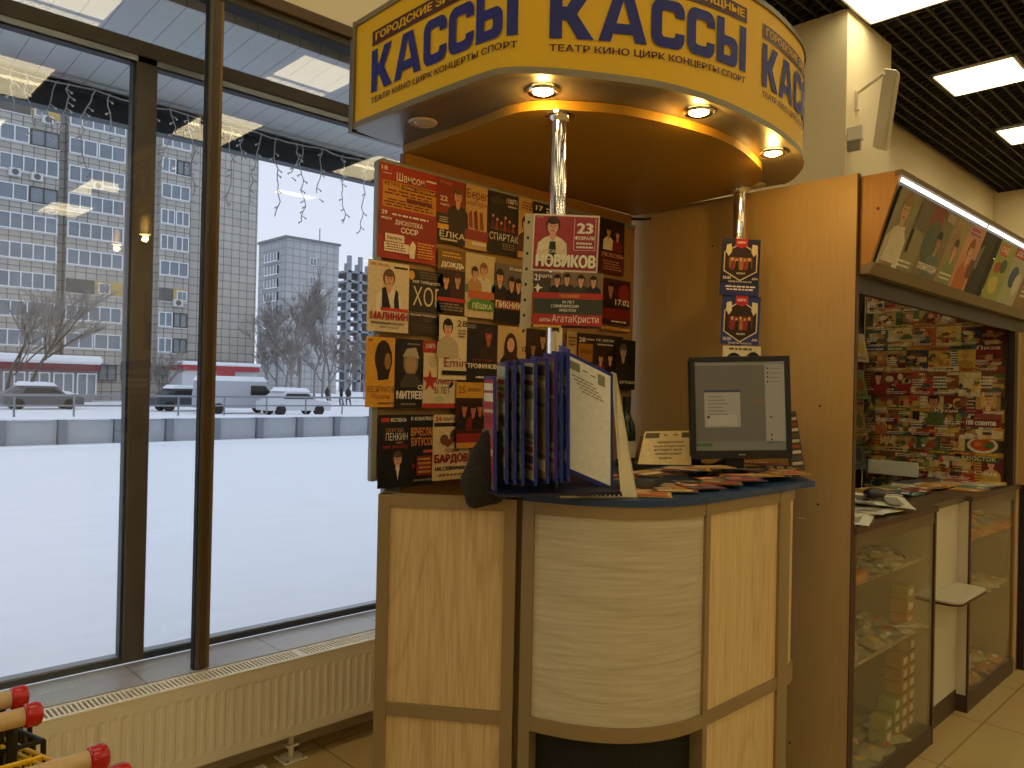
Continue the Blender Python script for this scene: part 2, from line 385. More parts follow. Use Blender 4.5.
# icicle light strings hung along the outer edge
t = thing('icicle_light_string', 'white icicle string lights hanging along the outer roof edge above the windows', 'string lights', (1, 4.1, 2.9))
wirem = mat('white_wire', '#c9ccd0', .5); bulb = mat('led_bulb', '#f3f3ee', .3)
rs = random.Random(3)
for k, (z0, am) in enumerate(((2.925, .003), (2.895, .005))):
    pts = [(-.6+i*.06, 4.12+.01*k, z0+am*math.sin(i*.9+k)+rs.uniform(-.006, .006)) for i in range(75)]
    MB().tube(pts, .0035, wirem, 5).build('supply_wire', t)
for px in (10, 24, 57, 69, 95, 109, 150, 169, 186, 231, 240, 262, 277, 296, 303, 322, 343, 369, -20, 392):
    p = at(px, 120, 'Y', 4.12); L = rs.choice((.22, .34, .45, .3, .5)); x, z = p.x, 2.90; pts = []; n = int(L/.03); s = MB()
    for i in range(n):
        pts.append((x, 4.12+rs.uniform(-.01, .01), z)); z -= .03; x += rs.uniform(-.016, .016)
        if rs.random() < .45:
            dx = rs.choice((-1, 1))*.022; s.tube([(x, 4.12, z), (x+dx, 4.115, z-.012)], .0028, wirem, 4); s.ball((x+dx, 4.115, z-.014), .006, bulb, 6, 4)
    s.tube(pts, .0032, wirem, 4); s.build('light_strand', t)

# ================================================================ OUTSIDE
GZ = -.42
conc = mat('concrete', '#8d9296', .8, noise=.15, nscale=3); concp = mat('concrete_panel', '#a5abb0', .85, noise=.12, nscale=5)
t = thing('barrier_wall', 'low grey concrete barrier wall with recessed panels across the snowy yard', 'wall', (10, 24.5, GZ))
x = 6.13-1.47*18; YB = 24.5; concd = mat('concrete_post', '#767d86', .8, noise=.15, nscale=3)
while x < 48:
    MB().bbox(x-.11, x+.11, YB-.1, YB+.35, GZ-.2, .36, .02, concd).build('post', t)
    m = MB(); m.hull([(x+.14, YB+.02, GZ-.1), (x+1.33, YB+.02, GZ-.1), (x+1.35, YB+.02, .33), (x+.12, YB+.02, .33)], -.10, concp); m.build('panel', t)
    x += 1.47
MB().bbox(-21, 49, YB+.1, YB+.3, GZ, .30, .02, conc).build('core', t)
sc = MB(); sc.bbox(-21, 49, YB-.12, YB+.55, .35, .41, .025, snow); sc.bbox(-21, 49, YB-.6, YB-.12, GZ-.1, GZ+.08, .04, snow); sc.build('snow_cap', t)
t = thing('yard_railing', 'thin grey metal railing standing behind the concrete barrier', 'railing', (10, 25.2, GZ))
rm = mat('grey_steel', '#7e858b', .5, metal=.3)
MB().tube([(-21, 25.2, 1.02), (49, 25.2, 1.02)], .035, rm, 6).build('rail', t); MB().tube([(-21, 25.2, .72), (49, 25.2, .72)], .025, rm, 6).build('rail', t)
x = -20.4
while x < 48: MB().tube([(x, 25.2, GZ), (x, 25.2, 1.06)], .03, rm, 6).build('post', t); x += 1.5

# main apartment block
fac = tiles('facade_tile', '#b9b5ac', '#7b7872', .86, .82, rough=.8, joint=.04, vary=.08, axes='XZ')  # distance haze put into the colour: tile and joints lightened
facs = tiles('facade_tile_side', '#aeaaa2', '#65625d', .86, .82, rough=.8, joint=.045, vary=.08, axes='YZ')
wfr = mat('white_window_frame', '#dfe3e6', .5); wgl = mat('dark_window_glass', '#7d858c', .35, noise=.35, nscale=.5); brn = mat('brown_window_frame', '#4f4a45', .5)
ylw = mat('yellow_plaster', '#bda463', .8); dkg = mat('dark_loggia', '#67645f', .8)
def window(name, parent, x0, x1, z0, z1, y, n, fr=wfr, g=None, dep=.15):
    m = MB(); m.box(x0+.05, x1-.05, y-.06, y+.02, z0+.05, z1-.05, g or wgl); b = .09
    m.box(x0, x1, y-dep, y+.05, z0, z0+b, fr); m.box(x0, x1, y-dep, y+.05, z1-b, z1, fr)
    for i in range(n+1): xx = x0+(x1-x0-b)*i/n; m.box(xx, xx+b, y-dep, y+.05, z0+b, z1-b, fr)
    return m.build(name, parent)
bd = thing('apartment_building', 'long grey tiled panel apartment block with rows of glazed balconies', 'building', (20, 77.7, GZ))
MB().box(-4, 37.35, 77.7, 92, GZ, 34, fac).build('wall', bd)
bays = [(8.2, 13.6, 6), (14.0, 18.45, 5), (19.25, 23.9, 5), (27.2, 29.9, 3)]
rs = random.Random(11)
for bi, (a, b, n) in enumerate(bays):
    MB().box(a-.05, b+.05, 76.9, 77.75, 2.9, 31, fac).build('balcony_front', bd)
    for k in range(11):
        z = 4.25+2.47*k; half = (a+b)/2
        if bi == 2 and k == 2 or bi == 1 and k == 8 or bi == 3 and k == 2:
            m = MB(); m.box(a, b, 76.86, 76.9, z, z+1.25, dkg); m.box(half, b, 76.84, 76.87, z, z+1.25, ylw); m.box(half+.3, half+1.3, 76.8, 76.85, z+.1, z+1.1, wfr); m.box(half+.4, half+.8, 76.78, 76.81, z+.2, z+1., wgl); m.box(half+.85, half+1.2, 76.78, 76.81, z+.2, z+1., wgl); m.build('open_balcony', bd)
        elif rs.random() < .45:
            window('window', bd, a, half-.05, z, z+1.4, 76.9, max(2, n//2)); window('window', bd, half+.05, b, z, z+1.4, 76.9, max(2, n//2), fr=brn if rs.random() < .35 else wfr)
        else: window('window', bd, a, b, z, z+1.4, 76.9, n)
        m = MB(); m.box(a-.05, b+.05, 76.74, 76.9, z-.12, z-.02, mat('pale_ledge', '#c3c3bf', .8)); m.build('ledge', bd)
for (px, py) in ((15, 172), (37, 177), (98, 186), (48, 120), (178, 303)):
    p = at(px, py, 'Y', 76.6); m = MB(); m.bbox(p.x-.45, p.x+.45, 76.45, 76.85, p.z-.35, p.z+.35, .04, mat('ac_white', '#c9cbca', .6)); m.lathe([(.26, 0), (.26, .02)], dkg, (p.x, 76.45, p.z), 14, Matrix.Rotation(PI/2, 3, 'X')); m.build('air_conditioner', bd)
MB().box(24.2, 27, 77.62, 77.72, 1.5, 3.2, dkg).build('shop_window', bd)
window('shop_window', bd, 19.3, 23.8, 1.4, 3.1, 77.6, 6, brn)

t = thing('shop_annex', 'snow covered single storey shop front with maroon band at the foot of the apartment block', 'shop', (14, 72, GZ))
a0 = at(-30, 380, 'Y', 72).x; a1 = at(93, 380, 'Y', 72).x; mar = mat('maroon_band', '#6b2a3a', .6)
MB().box(a0, a1, 72, 76.7, GZ, 2.2, mat('annex_wall', '#8e8f92', .7)).build('wall', t)
MB().box(a0-.3, a1+.5, 71.6, 76.7, 2.2, 2.75, mar).build('fascia_band', t)
MB().bbox(a0-.4, a1+.6, 71.4, 76.7, 2.75, 3.45, .2, snow).build('roof_snow', t)
x = a0+.4
while x < a1-1.2: window('shop_window', t, x, x+1.5, .1, 2.0, 71.98, 2); x += 1.75
t = thing('low_shop', 'white low shop building with red stripe beside the blank end of the apartment block', 'shop', (32, 74, GZ))
a0 = at(178, 380, 'Y', 74).x; a1 = at(253, 380, 'Y', 74).x; red = mat('shop_red', '#a83a40', .6)
MB().box(a0, a1, 73, 76.4, GZ, 2.9, mat('shop_white', '#c9cbcf', .7)).build('wall', t)
MB().box(a0-.1, a1+.1, 72.8, 76.4, 2.55, 3.05, red).build('stripe', t); MB().bbox(a0-.2, a1+.2, 72.6, 76.5, 3.05, 3.4, .1, snow).build('roof_snow', t)
p = at(221, 373, 'Y', 73.9); MB().box(p.x-.9, p.x+.9, 72.78, 72.8, p.z-.35, p.z+.35, red).build('sign', t)
p = at(240, 380, 'Y', 73.5); m = MB(); m.bbox(p.x-1.3, p.x+1.3, 71.8, 72.6, GZ, 1.9, .05, mat('green_grey', '#6f7a7b', .6)); m.box(p.x-1.0, p.x+1.0, 71.76, 71.8, 0.0, 1.6, mat('pale_board', '#b9c4cb', .5)); m.build('billboard', t)

# second tower and building frame further off
C = atd(283, 383, 160); fac2 = tiles('tower_tile', '#b9bbbc', '#9b9ea1', 1.6, 1.5, rough=.8, joint=.12, vary=.06, axes='XZ'); fac3 = tiles('tower_tile_side', '#aaaeb1', '#8f9396', 1.6, 1.5, rough=.8, joint=.12, vary=.06, axes='YZ')  # tower tile and joint colours paled to stand in for haze
top = 1.5+(383-237)/FPX*160; xr = at(336, 383, 'Y', C.y).x; yl = at(256, 383, 'X', C.x).y
bd = thing('tower_block', 'distant square grey tiled tower block behind the bare trees', 'building', (C.x, C.y, GZ))
m = MB(); m.box(C.x, xr, C.y, yl, GZ, top, fac2); m.build('wall', bd)
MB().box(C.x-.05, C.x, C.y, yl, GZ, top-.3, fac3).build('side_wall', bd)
MB().box(C.x-.3, xr+.3, C.y-.3, yl+.3, top, top+.5, mat('roof_edge', '#767b80', .7)).build('parapet', bd)
MB().box(C.x+5, C.x+7, C.y+4, C.y+6, top, top+1, mat('roof_edge', '#767b80')).tube([(C.x+10, C.y+4, top), (C.x+10, C.y+4, top+4)], .12, rm, 5).build('roof_vent', bd)
for k in range(6):
    z = top-4.3-2.8*k; y0 = C.y+(yl-C.y)*.25; y1 = C.y+(yl-C.y)*.72
    m = MB(); m.box(C.x-.35, C.x-.05, y0, y1, z, z+1.7, wgl)
    for i in range(5): yy = y0+(y1-y0-.2)*i/4; m.box(C.x-.45, C.x-.05, yy, yy+.22, z, z+1.7, wfr)
    m.box(C.x-.45, C.x-.05, y0, y1, z-.2, z, wfr); m.build('window', bd)
for k in (0, 1, 3): 
    z = top-5-2.8*k*1.4; window('window', bd, C.x+(xr-C.x)*.44, C.x+(xr-C.x)*.56, z, z+1.6, C.y-.05, 2)
C = atd(346, 383, 218); t = thing('unfinished_building', 'distant unfinished concrete building frame without walls', 'building', (C.x, C.y, GZ))
xr = at(392, 383, 'Y', C.y).x; cf = mat('frame_concrete', '#8a9299', .8); top = 1.5+(384-262)/FPX*218; k = 0; z = GZ+2.8
while z < top: MB().box(C.x-.5, xr, C.y, C.y+14, z, z+.55, cf).build('floor_slab', t); z += 2.8
n = 5
for i in range(n):
    for yy in (0, 13): xx = C.x+(xr-C.x-1.2)*i/(n-1); MB().box(xx, xx+1.0, C.y+yy, C.y+yy+1.0, GZ, top+2.2, cf).build('column', t)
for i in range(n-1):
    if i % 2 == 0: xx = C.x+(xr-C.x-1.2)*i/(n-1); MB().box(xx+1, xx+3.2, C.y+5, C.y+5.4, GZ, top-6, cf).build('inner_wall', t)

# bare trees
bark = mat('winter_bark', '#57514e', .9); twigm = mat('frosted_twig', '#87837f', .9); birch = mat('birch_bark', '#8e8a88', .8)
def tree(label, base, H, W, seed, depth=5, lean=(0, 0), nb=4, m0=bark, tr=.014, group=None):
    rs = random.Random(seed); T = MB(); B = MB(); base = Vector(base)
    def br(p, d, L, r, k):
        q = p + d*L*.55 + Vector((rs.uniform(-1, 1), rs.uniform(-1, 1), rs.uniform(-.5, 1)))*L*.05
        e = q + (d+Vector((rs.uniform(-.25, .25), rs.uniform(-.25, .25), .06))).normalized()*L*.5
        (T if k >= depth-1 else B).tube([p, q, e], [r, r*.8, r*.55], m0 if k >= depth-1 else twigm, 5 if k >= depth-1 else 3, cap=False)
        if k <= 0: return
        for i in range(nb if k > 1 else nb+1):
            a = rs.uniform(0, 2*PI); s = rs.uniform(.35, .75); t_ = rs.uniform(.25, 1.)
            o = p.lerp(e, t_) if t_ < .9 else e
            nd = (d*math.cos(s)+Vector((math.cos(a)*W, math.sin(a)*W, rs.uniform(-.1, .3)))*math.sin(s)).normalized()
            br(o, nd, L*rs.uniform(.45, .72), max(.016, r*.55), k-1)
    d = Vector((lean[0], lean[1], 1)).normalized(); br(base, d, H*.52, H*tr, depth)
    root = thing('bare_tree', label, 'tree', tuple(base), group)
    T.build('trunk', root); B.build('branches', root)
    return root
for i, (px, py, d, H, W, s, lab) in enumerate((
    (268, 402, 80, 9.0, .9, 1, 'bare frosted tree at the left edge of the grove before the tower'),
    (284, 401, 84, 11.0, .9, 2, 'bare frosted tree second from the left in the grove'),
    (299, 401, 86, 14.0, .8, 3, 'tallest bare frosted tree in the middle of the grove'),
    (314, 401, 88, 11.0, .9, 4, 'bare frosted tree just right of the tallest one'),
    (330, 400, 92, 11.5, .9, 5, 'bare frosted tree right of the grove centre before the tower edge'),
    (348, 398, 100, 9.5, .9, 6, 'bare frosted tree in front of the unfinished concrete frame'),
    (276, 400, 95, 11, .9, 9, 'bare frosted tree in the back left of the grove'), (322, 400, 98, 12, .9, 10, 'bare frosted tree in the back right of the grove'), (292, 400, 78, 8, 1., 11, 'shorter bare frosted tree at the front of the grove'),
    (364, 398, 105, 8.0, .9, 8, 'rightmost bare tree, next to the poster board edge'))):
    b = atd(px, py, d); b.z = GZ; tree(lab, b, H, W, 20+s, 5, nb=4, m0=birch, group='bare trees in the grove')
for px, d, H, W, s, lean, lab in ((22, 52, 9.5, .9, 31, (.35, -.3), 'leaning bare tree before the maroon banded shop'), (4, 56, 9.0, .8, 32, (.25, .1), 'bare tree nearest the left edge of the view'), (163, 62, 4.4, 1.0, 33, (0, 0), 'small bare tree between the two window mullions')):
    b = atd(px, 400, d); b.z = GZ; tree(lab, b, H, W, s, 4, lean, 5)

# cars
def car(label, px, d, L, colr, van=False, snowy=True, name='car'):
    b = atd(px, 405, d); o = Vector((b.x, b.y, GZ)); W = 1.7; bodym = mat('car_paint_'+colr.lstrip('#'), colr, .35); gl = mat('car_glass', '#20262b', .15)
    root = thing(name, label, 'van' if van else 'car', tuple(o)); h = 2.0 if van else 1.45; s = L/4.4
    if van: prof = [(0, .35), (4.4, .35), (4.4, .95), (3.9, 1.15), (3.35, h), (.1, h), (0, 1.1)]
    else: prof = [(0, .3), (4.4, .3), (4.4, .75), (3.4, .92), (2.75, h), (1.1, h), (.35, .95), (0, .85)]
    def ext(pr, y0, y1, m, mb):
        n = len(pr); v = [(o.x+x*s-L/2, o.y+y0, o.z+z) for x, z in pr]+[(o.x+x*s-L/2, o.y+y1, o.z+z) for x, z in pr]
        mb.add(v, [(i, (i+1) % n, n+(i+1) % n, n+i) for i in range(n)]+[tuple(range(n-1, -1, -1)), tuple(range(n, 2*n))], m); return mb
    ext(prof, 0, W, bodym, MB()).build('body', root)
    wp = [(1.0, 1.0), (3.15, 1.0), (2.68, h-.12), (1.2, h-.12)] if not van else [(2.5, 1.15), (3.75, 1.15), (3.3, h-.25), (2.5, h-.25)]
    ext(wp, -.02, W+.02, gl, MB()).build('side_window', root)
    for wx in (.8, 3.55):
        for wy in (-.02, W-.2): MB().lathe([(.33, 0), (.33, .22)], mat('tyre', '#17181a', .8), (o.x+wx*s-L/2, o.y+wy+.22, o.z+.33), 14, Matrix.Rotation(PI/2, 3, 'X')).build('wheel', root)
    if snowy:
        sp = [(.9, h), (2.9, h), (2.6, h+.22), (1.2, h+.24)] if not van else [(0, h), (3.5, h), (3.2, h+.3), (.2, h+.3)]
        m = ext(sp, .05, W-.05, snow, MB()); ext([(3.0, .98), (4.3, .8), (4.1, .98), (3.2, 1.1)] if not van else [(3.5, 1.3), (4.3, 1.0), (4.2, 1.15), (3.6, 1.5)], .1, W-.1, snow, m); m.build('snow', root)
car('white car with snow on its roof right of the snow covered van', 301, 47, 4.1, '#c4c8cc')
car('snow covered pale van parked beyond the yard railing', 245, 48, 5.2, '#a9aeb4', van=True, name='van')
car('dark car with a white snow roof just left of the bronze mullion', 192, 50, 4.4, '#3c4248')
car('dark grey car in front of the maroon banded shop', 45, 48, 4.4, '#50565c')
car('snow covered car behind the dark grey one near the shop', 40, 56, 4.6, '#8d9398')
# distant people
def person(label, px, d, colr, s):
    b = atd(px, 405, d); o = Vector((b.x, b.y, GZ)); me = bpy.data.meshes.new('person')
    P = [(0, 0, .95), (0, 0, 1.2), (0, 0, 1.45), (0, 0, 1.55), (0, 0, 1.68), (.1, 0, .88), (.13, .1, .48), (.14, .05, .05), (-.1, 0, .88), (-.12, -.12, .48), (-.14, -.2, .06), (.2, 0, 1.4), (.25, .08, 1.12), (.2, -.1, .9), (-.2, 0, 1.4), (-.25, 0, 1.12), (-.22, -.12, .9), (.14, -.1, .03), (-.14, -.35, .04)]
    Ed = [(0, 1), (1, 2), (2, 3), (3, 4), (0, 5), (5, 6), (6, 7), (0, 8), (8, 9), (9, 10), (2, 11), (11, 12), (12, 13), (2, 14), (14, 15), (15, 16), (7, 17), (10, 18)]
    R = [.16, .17, .17, .07, .11, .11, .08, .055, .11, .08, .055, .08, .06, .05, .08, .06, .05, .05, .05]
    me.from_pydata(P, Ed, []); ob = bpy.data.objects.new('person', me); col.objects.link(ob); ob.location = o; ob.rotation_euler[2] = s
    ob.modifiers.new('skin', 'SKIN'); me.skin_vertices[0].data[0].use_root = True
    for i, r in enumerate(R): me.skin_vertices[0].data[i].radius = (r, r)
    ob.modifiers.new('sub', 'SUBSURF').levels = 1; me.materials.append(mat('coat_'+colr.lstrip('#'), colr, .8)); tag(ob, label, 'person', 'people on the far pavement')
person('person in a dark coat walking alone left of the pair', 327, 70, '#25272b', .4)
person('left person of the pair standing before the grove', 341, 72, '#1d1e22', 1.2)
person('right person of the pair standing before the grove', 348, 73, '#2b2b33', 2.0)

# ================================================================ RADIATOR
rw = mat('radiator_enamel', '#f3e9cf', .35); rdk = mat('radiator_dark', '#4a463e', .8)
R0, R1, RF, RB, RZ0, RZ1 = .47, 2.62, 2.785, 2.888, .112, .415
t = thing('radiator', 'long low cream steel panel radiator standing on feet below the windowsill', 'radiator', (1.5, 2.83, 0))
xs = [R0]; prof = [0]; x = R0+.03
while x < R1-.03:
    xs += [x, x+.006, x+.020, x+.026]; prof += [0, 1, 1, 0]; x += .036
xs.append(R1); prof.append(0)
zs = [RZ0, RZ0+.035, RZ0+.050, RZ1-.058, RZ1-.048, RZ1-.006, RZ1]; act = [0, 0, 1, 1, 0, 0, 0]
vs = [(x_, RF+.0035*p_*a_+(.004 if j == 6 else 0), z_) for j, (z_, a_) in enumerate(zip(zs, act)) for x_, p_ in zip(xs, prof)]
n = len(xs); m = MB(); m.add(vs, [(j*n+i, j*n+i+1, (j+1)*n+i+1, (j+1)*n+i) for j in range(len(zs)-1) for i in range(n-1)], rw)
m.box(R0, R1, RF+.008, RF+.02, RZ0, RZ1-.01, rw); o = m.build('front_panel', t)
MB().box(R0, R1, RB-.012, RB, RZ0, RZ1-.005, rw).build('back_panel', t)
MB().bbox(R0-.006, R0, RF, RB, RZ0, RZ1, .002, rw).build('side_panel', t); MB().bbox(R1, R1+.006, RF, RB, RZ0, RZ1, .002, rw).build('side_panel', t)
m = MB(); m.bbox(R0, R1, RF-.002, RF+.016, RZ1-.006, RZ1+.002, .002, rw); m.bbox(R0, R1, RB-.012, RB, RZ1-.006, RZ1+.002, .002, rw); x = R0
while x < R1: m.box(x, x+.0065, RF+.012, RB-.008, RZ1-.004, RZ1+.001, rw); x += .0152
x = R0+.02
while x < R1: m.box(x, x+.022, RF+.01, RB-.01, RZ1-.003, RZ1+.0014, rw); x += 1.08
m.build('top_grille', t)
m = MB(); x = R0+.01
while x < R1: m.box(x, x+.002, RF+.03, RB-.02, RZ0+.02, RZ1-.04, rdk); x += .02
m.build('convector_fins', t)
for fx in (1.558, .85, 2.35):
    m = MB(); m.tube([(fx, 2.838, 0), (fx, 2.838, RZ0+.03)], .011, rw, 10); m.bbox(fx-.05, fx+.05, 2.79, 2.885, 0, .006, .002, rw); m.box(fx-.025, fx+.025, 2.82, 2.856, .05, .06, rw)
    for a in (-.035, .035): 
        for b in (2.80, 2.873): m.lathe([(.006, .006), (.006, .012)], alu, (fx+a, b, 0), 8)
    m.build('foot', t)
tag(MB().bbox(1.30, 1.44, 2.80, 2.83, 0, .02, .004, rw).build('pipe_cover'), 'short white pipe cover lying on the floor below the radiator', 'pipe cover')

# ================================================================ TICKET KIOSK
champ = mat('champagne_aluminium', '#9c8660', .38, metal=.35); ash = grain('ash_vertical', '#d9bd8a', '#b08c58', 'Z'); ashh = grain('ash_horizontal', '#cfc3a4', '#ab9a72', 'XY', cathedral=.3)
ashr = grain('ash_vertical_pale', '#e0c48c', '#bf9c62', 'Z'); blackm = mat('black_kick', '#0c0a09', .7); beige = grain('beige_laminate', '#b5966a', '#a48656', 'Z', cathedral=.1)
navy = mat('navy_worktop', '#203f68', .4)
FT = 1.195; RA0, RA1 = .575, .612
A = (1.262, 1.835); Bp = (1.500, 1.520); B2 = (1.509, 1.503); Cp = (1.884, 1.169); D = (2.325, 1.164); E_ = (2.434, 1.180)
curve = [B2, (1.521, 1.462), (1.538, 1.418), (1.562, 1.366), (1.598, 1.310), (1.640, 1.262), (1.693, 1.222), (1.755, 1.193), (1.820, 1.176), Cp]
def off(pts, d):
    """shift a plan line sideways; positive d is away from the viewer"""
    o = []
    for i, p in enumerate(pts):
        a = Vector(pts[max(i-1, 0)]); b = Vector(pts[min(i+1, len(pts)-1)]); t_ = (b-a).normalized(); o.append((p[0]-t_.y*d, p[1]+t_.x*d))
    return o
def strip(mb, pts, z0, z1, d0, d1, m):
    a = off(pts, d0); b = off(pts, d1); n = len(pts)
    vs = [Vector((*p, z)) for z in (z0, z1) for p in a]+[Vector((*p, z)) for z in (z0, z1) for p in b]
    fs = []
    for i in range(n-1):
        fs += [(i, i+1, n+i+1, n+i), (2*n+i+1, 2*n+i, 3*n+i, 3*n+i+1), (n+i, n+i+1, 3*n+i+1, 3*n+i), (i+1, i, 2*n+i, 2*n+i+1)]
    fs += [(0, n, 3*n, 2*n), (n-1, 2*n-1+0, 4*n-1, 3*n-1)]
    return mb.add(vs, fs, m)
def seg(a, b, t0, t1): 
    a = Vector(a); b = Vector(b); L = (b-a).length; d = (b-a)/L
    return [tuple(a+d*t0), tuple(b-d*t1)]
def crom(P, n=8):
    P = [Vector(p) for p in P]; Q = [2*P[0]-P[1]]+P+[2*P[-1]-P[-2]]; o = []
    for i in range(1, len(Q)-2):
        a, b, c_, d = Q[i-1:i+3]
        for k in range(n):
            t_ = k/n; o.append(.5*((2*b)+(c_-a)*t_+(2*a-5*b+4*c_-d)*t_*t_+(-a+3*b-3*c_+d)*t_**3))
    return o+[P[-1]]
kc = thing('ticket_counter', 'curved ticket counter of pale wood panels in bronze frames with navy worktop', 'counter', (1.9, 1.5, 0))
for a, b, pm, nm in ((A, Bp, ash, 'left'), (Cp, D, ashr, 'right')):
    m = MB(); p = seg(a, b, 0, 0); strip(m, p, FT-.034, FT, -.004, .03, champ); strip(m, p, RA0, RA1, -.004, .03, champ); strip(m, p, .0, .06, -.004, .03, champ)
    w1 = .034 if nm == 'left' else .022
    L = (Vector(b)-Vector(a)).length
    strip(m, seg(a, b, 0, L-w1), 0, FT, -.006, .035, champ); strip(m, seg(a, b, L-w1, 0), 0, FT, -.006, .035, champ); m.build('frame', kc)
    strip(MB(), seg(a, b, .02, .02), RA1, FT-.03, .004, .02, pm).build('wood_panel', kc); strip(MB(), seg(a, b, .02, .02), .05, RA0, .004, .02, pm).build('wood_panel', kc)
m = MB(); strip(m, crom(curve, 4), FT-.034, FT, -.004, .03, champ); strip(m, crom(curve, 4), RA0, RA1, -.006, .03, champ)
strip(m, [B2, (1.519, 1.470)], 0, FT, -.006, .035, champ); smooth_by(m.build('frame', kc))
smooth_by(strip(MB(), crom(curve, 4), RA1, FT-.03, .003, .02, ashh).build('curved_panel', kc))
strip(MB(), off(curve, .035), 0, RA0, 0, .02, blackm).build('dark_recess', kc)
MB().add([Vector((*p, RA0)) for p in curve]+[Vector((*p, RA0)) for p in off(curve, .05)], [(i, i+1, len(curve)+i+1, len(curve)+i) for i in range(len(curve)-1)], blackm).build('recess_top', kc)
m = MB(); e = [D, (2.39, 1.166), E_, (2.452, 1.20), (2.452, 1.24)]
strip(m, e, RA0+.0, RA1+.02, -.006, .03, champ); strip(m, e, FT-.034, FT, -.004, .03, champ); strip(m, seg(D, (2.39, 1.166), 0, .02), 0, FT, -.006, .03, champ); m.build('frame', kc)
strip(MB(), e, RA1, FT-.03, .002, .02, ashr).build('end_panel', kc)
top = off([B2]+curve[1:]+[D, (2.434, 1.172), (2.53, 1.165)], -.012)+[(2.62, 1.24), (2.77, 1.34), (2.77, 2.0), (1.75, 2.0), (1.62, 1.66)]
MB().prism(top, FT, FT+.018, navy).build('worktop', kc)
MB().box(1.9, 2.35, 1.95, 1.99, 0, FT, beige).build('inner_panel', kc)
WT = FT+.019

# ---- canopy sign
OUT = [(1.32, 2.108), (1.322, 1.86), (1.329, 1.64), (1.34, 1.483), (1.355, 1.443), (1.393, 1.398), (1.496, 1.32), (1.688, 1.215), (1.87, 1.17), (2.063, 1.157), (2.247, 1.164), (2.467, 1.202), (2.614, 1.263), (2.74, 1.36), (2.785, 1.42)]
OC = crom(OUT); OS = [0]
for i in range(1, len(OC)): OS.append(OS[-1]+(OC[i]-OC[i-1]).length)
SL = OS[-1]; Z0 = 2.30
def ztop(s): return 2.635+.05*s/SL
def fpt(s, z, o=0.):
    s = max(0, min(SL-1e-4, s)); i = max(k for k in range(len(OS)) if OS[k] <= s); i = min(i, len(OC)-2)
    t_ = (s-OS[i])/(OS[i+1]-OS[i]); p = OC[i].lerp(OC[i+1], t_); d = (OC[i+1]-OC[i]).normalized()
    return Vector((p.x+d.y*o, p.y-d.x*o, z))
yel = mat('sign_yellow', '#e8b80a', .5, spec=.4); silver = mat('sign_trim', '#857a60', .4, metal=.4); soff = mat('canopy_silver', '#78736a', .32, metal=.55)
blue = mat('sign_blue', '#0c1678', .5); maroon = mat('sign_maroon', '#4a1420', .4); gold = mat('canopy_plate', '#a8802c', .42, spec=.4)
cs = thing('canopy_sign', 'round fronted yellow ticket office sign canopy on chrome poles', 'sign', (2.0, 1.6, Z0))
def band(z0f, z1f, o0, o1, m, s0=0, s1=SL, n=90):
    mb = MB(); vs = []
    for i in range(n+1):
        s = s0+(s1-s0)*i/n; a, b = z0f(s), z1f(s); vs += [fpt(s, a, o0), fpt(s, b, o0), fpt(s, b, o1), fpt(s, a, o1)]
    fs = [(4*i+k, 4*(i+1)+k, 4*(i+1)+(k+1) % 4, 4*i+(k+1) % 4) for i in range(n) for k in range(4)]+[(0, 1, 2, 3), tuple(4*n+k for k in (3, 2, 1, 0))]
    return mb.add(vs, fs, m)
smooth_by(band(lambda s: Z0+.015, lambda s: ztop(s)-.012, 0, -.012, yel).build('yellow_fascia', cs))
smooth_by(band(lambda s: Z0, lambda s: Z0+.018, .006, -.014, silver).build('lower_trim', cs))
smooth_by(band(lambda s: ztop(s)-.016, lambda s: ztop(s), .006, -.014, silver).build('upper_trim', cs))
smooth_by(band(lambda s: Z0, lambda s: ztop(s), .008, -.014, silver, 0, .012, 2).build('end_trim', cs))
outp = [(p.x, p.y) for p in OC]+[(2.785, 2.15), (1.55, 2.15)]
MB().prism(outp, Z0+.001, Z0+.012, soff).build('soffit', cs); MB().prism([(fpt(SL*i/60, 0, -.014).x, fpt(SL*i/60, 0, -.014).y) for i in range(61)]+[(2.77, 2.128), (1.56, 2.128)], 2.60, 2.612, soff).build('top_board', cs)
MB().box(1.33, 2.78, 2.13, 2.15, Z0, 2.6, soff).build('back_board', cs)
INN = crom([(1.516, 2.111), (1.515, 1.786), (1.506, 1.614), (1.522, 1.533), (1.567, 1.47), (1.664, 1.392), (1.748, 1.346), (1.926, 1.292), (2.12, 1.272), (2.305, 1.294), (2.491, 1.347), (2.62, 1.43)], 5)
MB().prism([(p.x, p.y) for p in INN]+[(2.70, 1.55), (2.76, 2.10)], Z0-.026, Z0, gold).build('lower_plate', cs)
def bend(vs, fs, s0, s1, z0a, z1a, z0b, z1b, mb, m, o=.0032):
    out = []
    for p_ in vs:
        x_, y_ = p_[:2]; j_ = p_[2] if len(p_) > 2 else 0
        s = s0+(s1-s0)*x_; a = z0a+(z0b-z0a)*x_; b = z1a+(z1b-z1a)*x_; out.append(fpt(s, a+(b-a)*y_, o+.0001*j_))
    mb.add(out, fs, m)
def arcs(cx, cy, r, a0, a1, n=5): return [(cx+r*math.cos(a0+(a1-a0)*i/n), cy+r*math.sin(a0+(a1-a0)*i/n)) for i in range(n+1)]
def ribbon(pts_o, pts_i): 
    n = len(pts_o); return pts_o+pts_i, [(i, i+1, n+i+1, n+i) for i in range(n-1)]
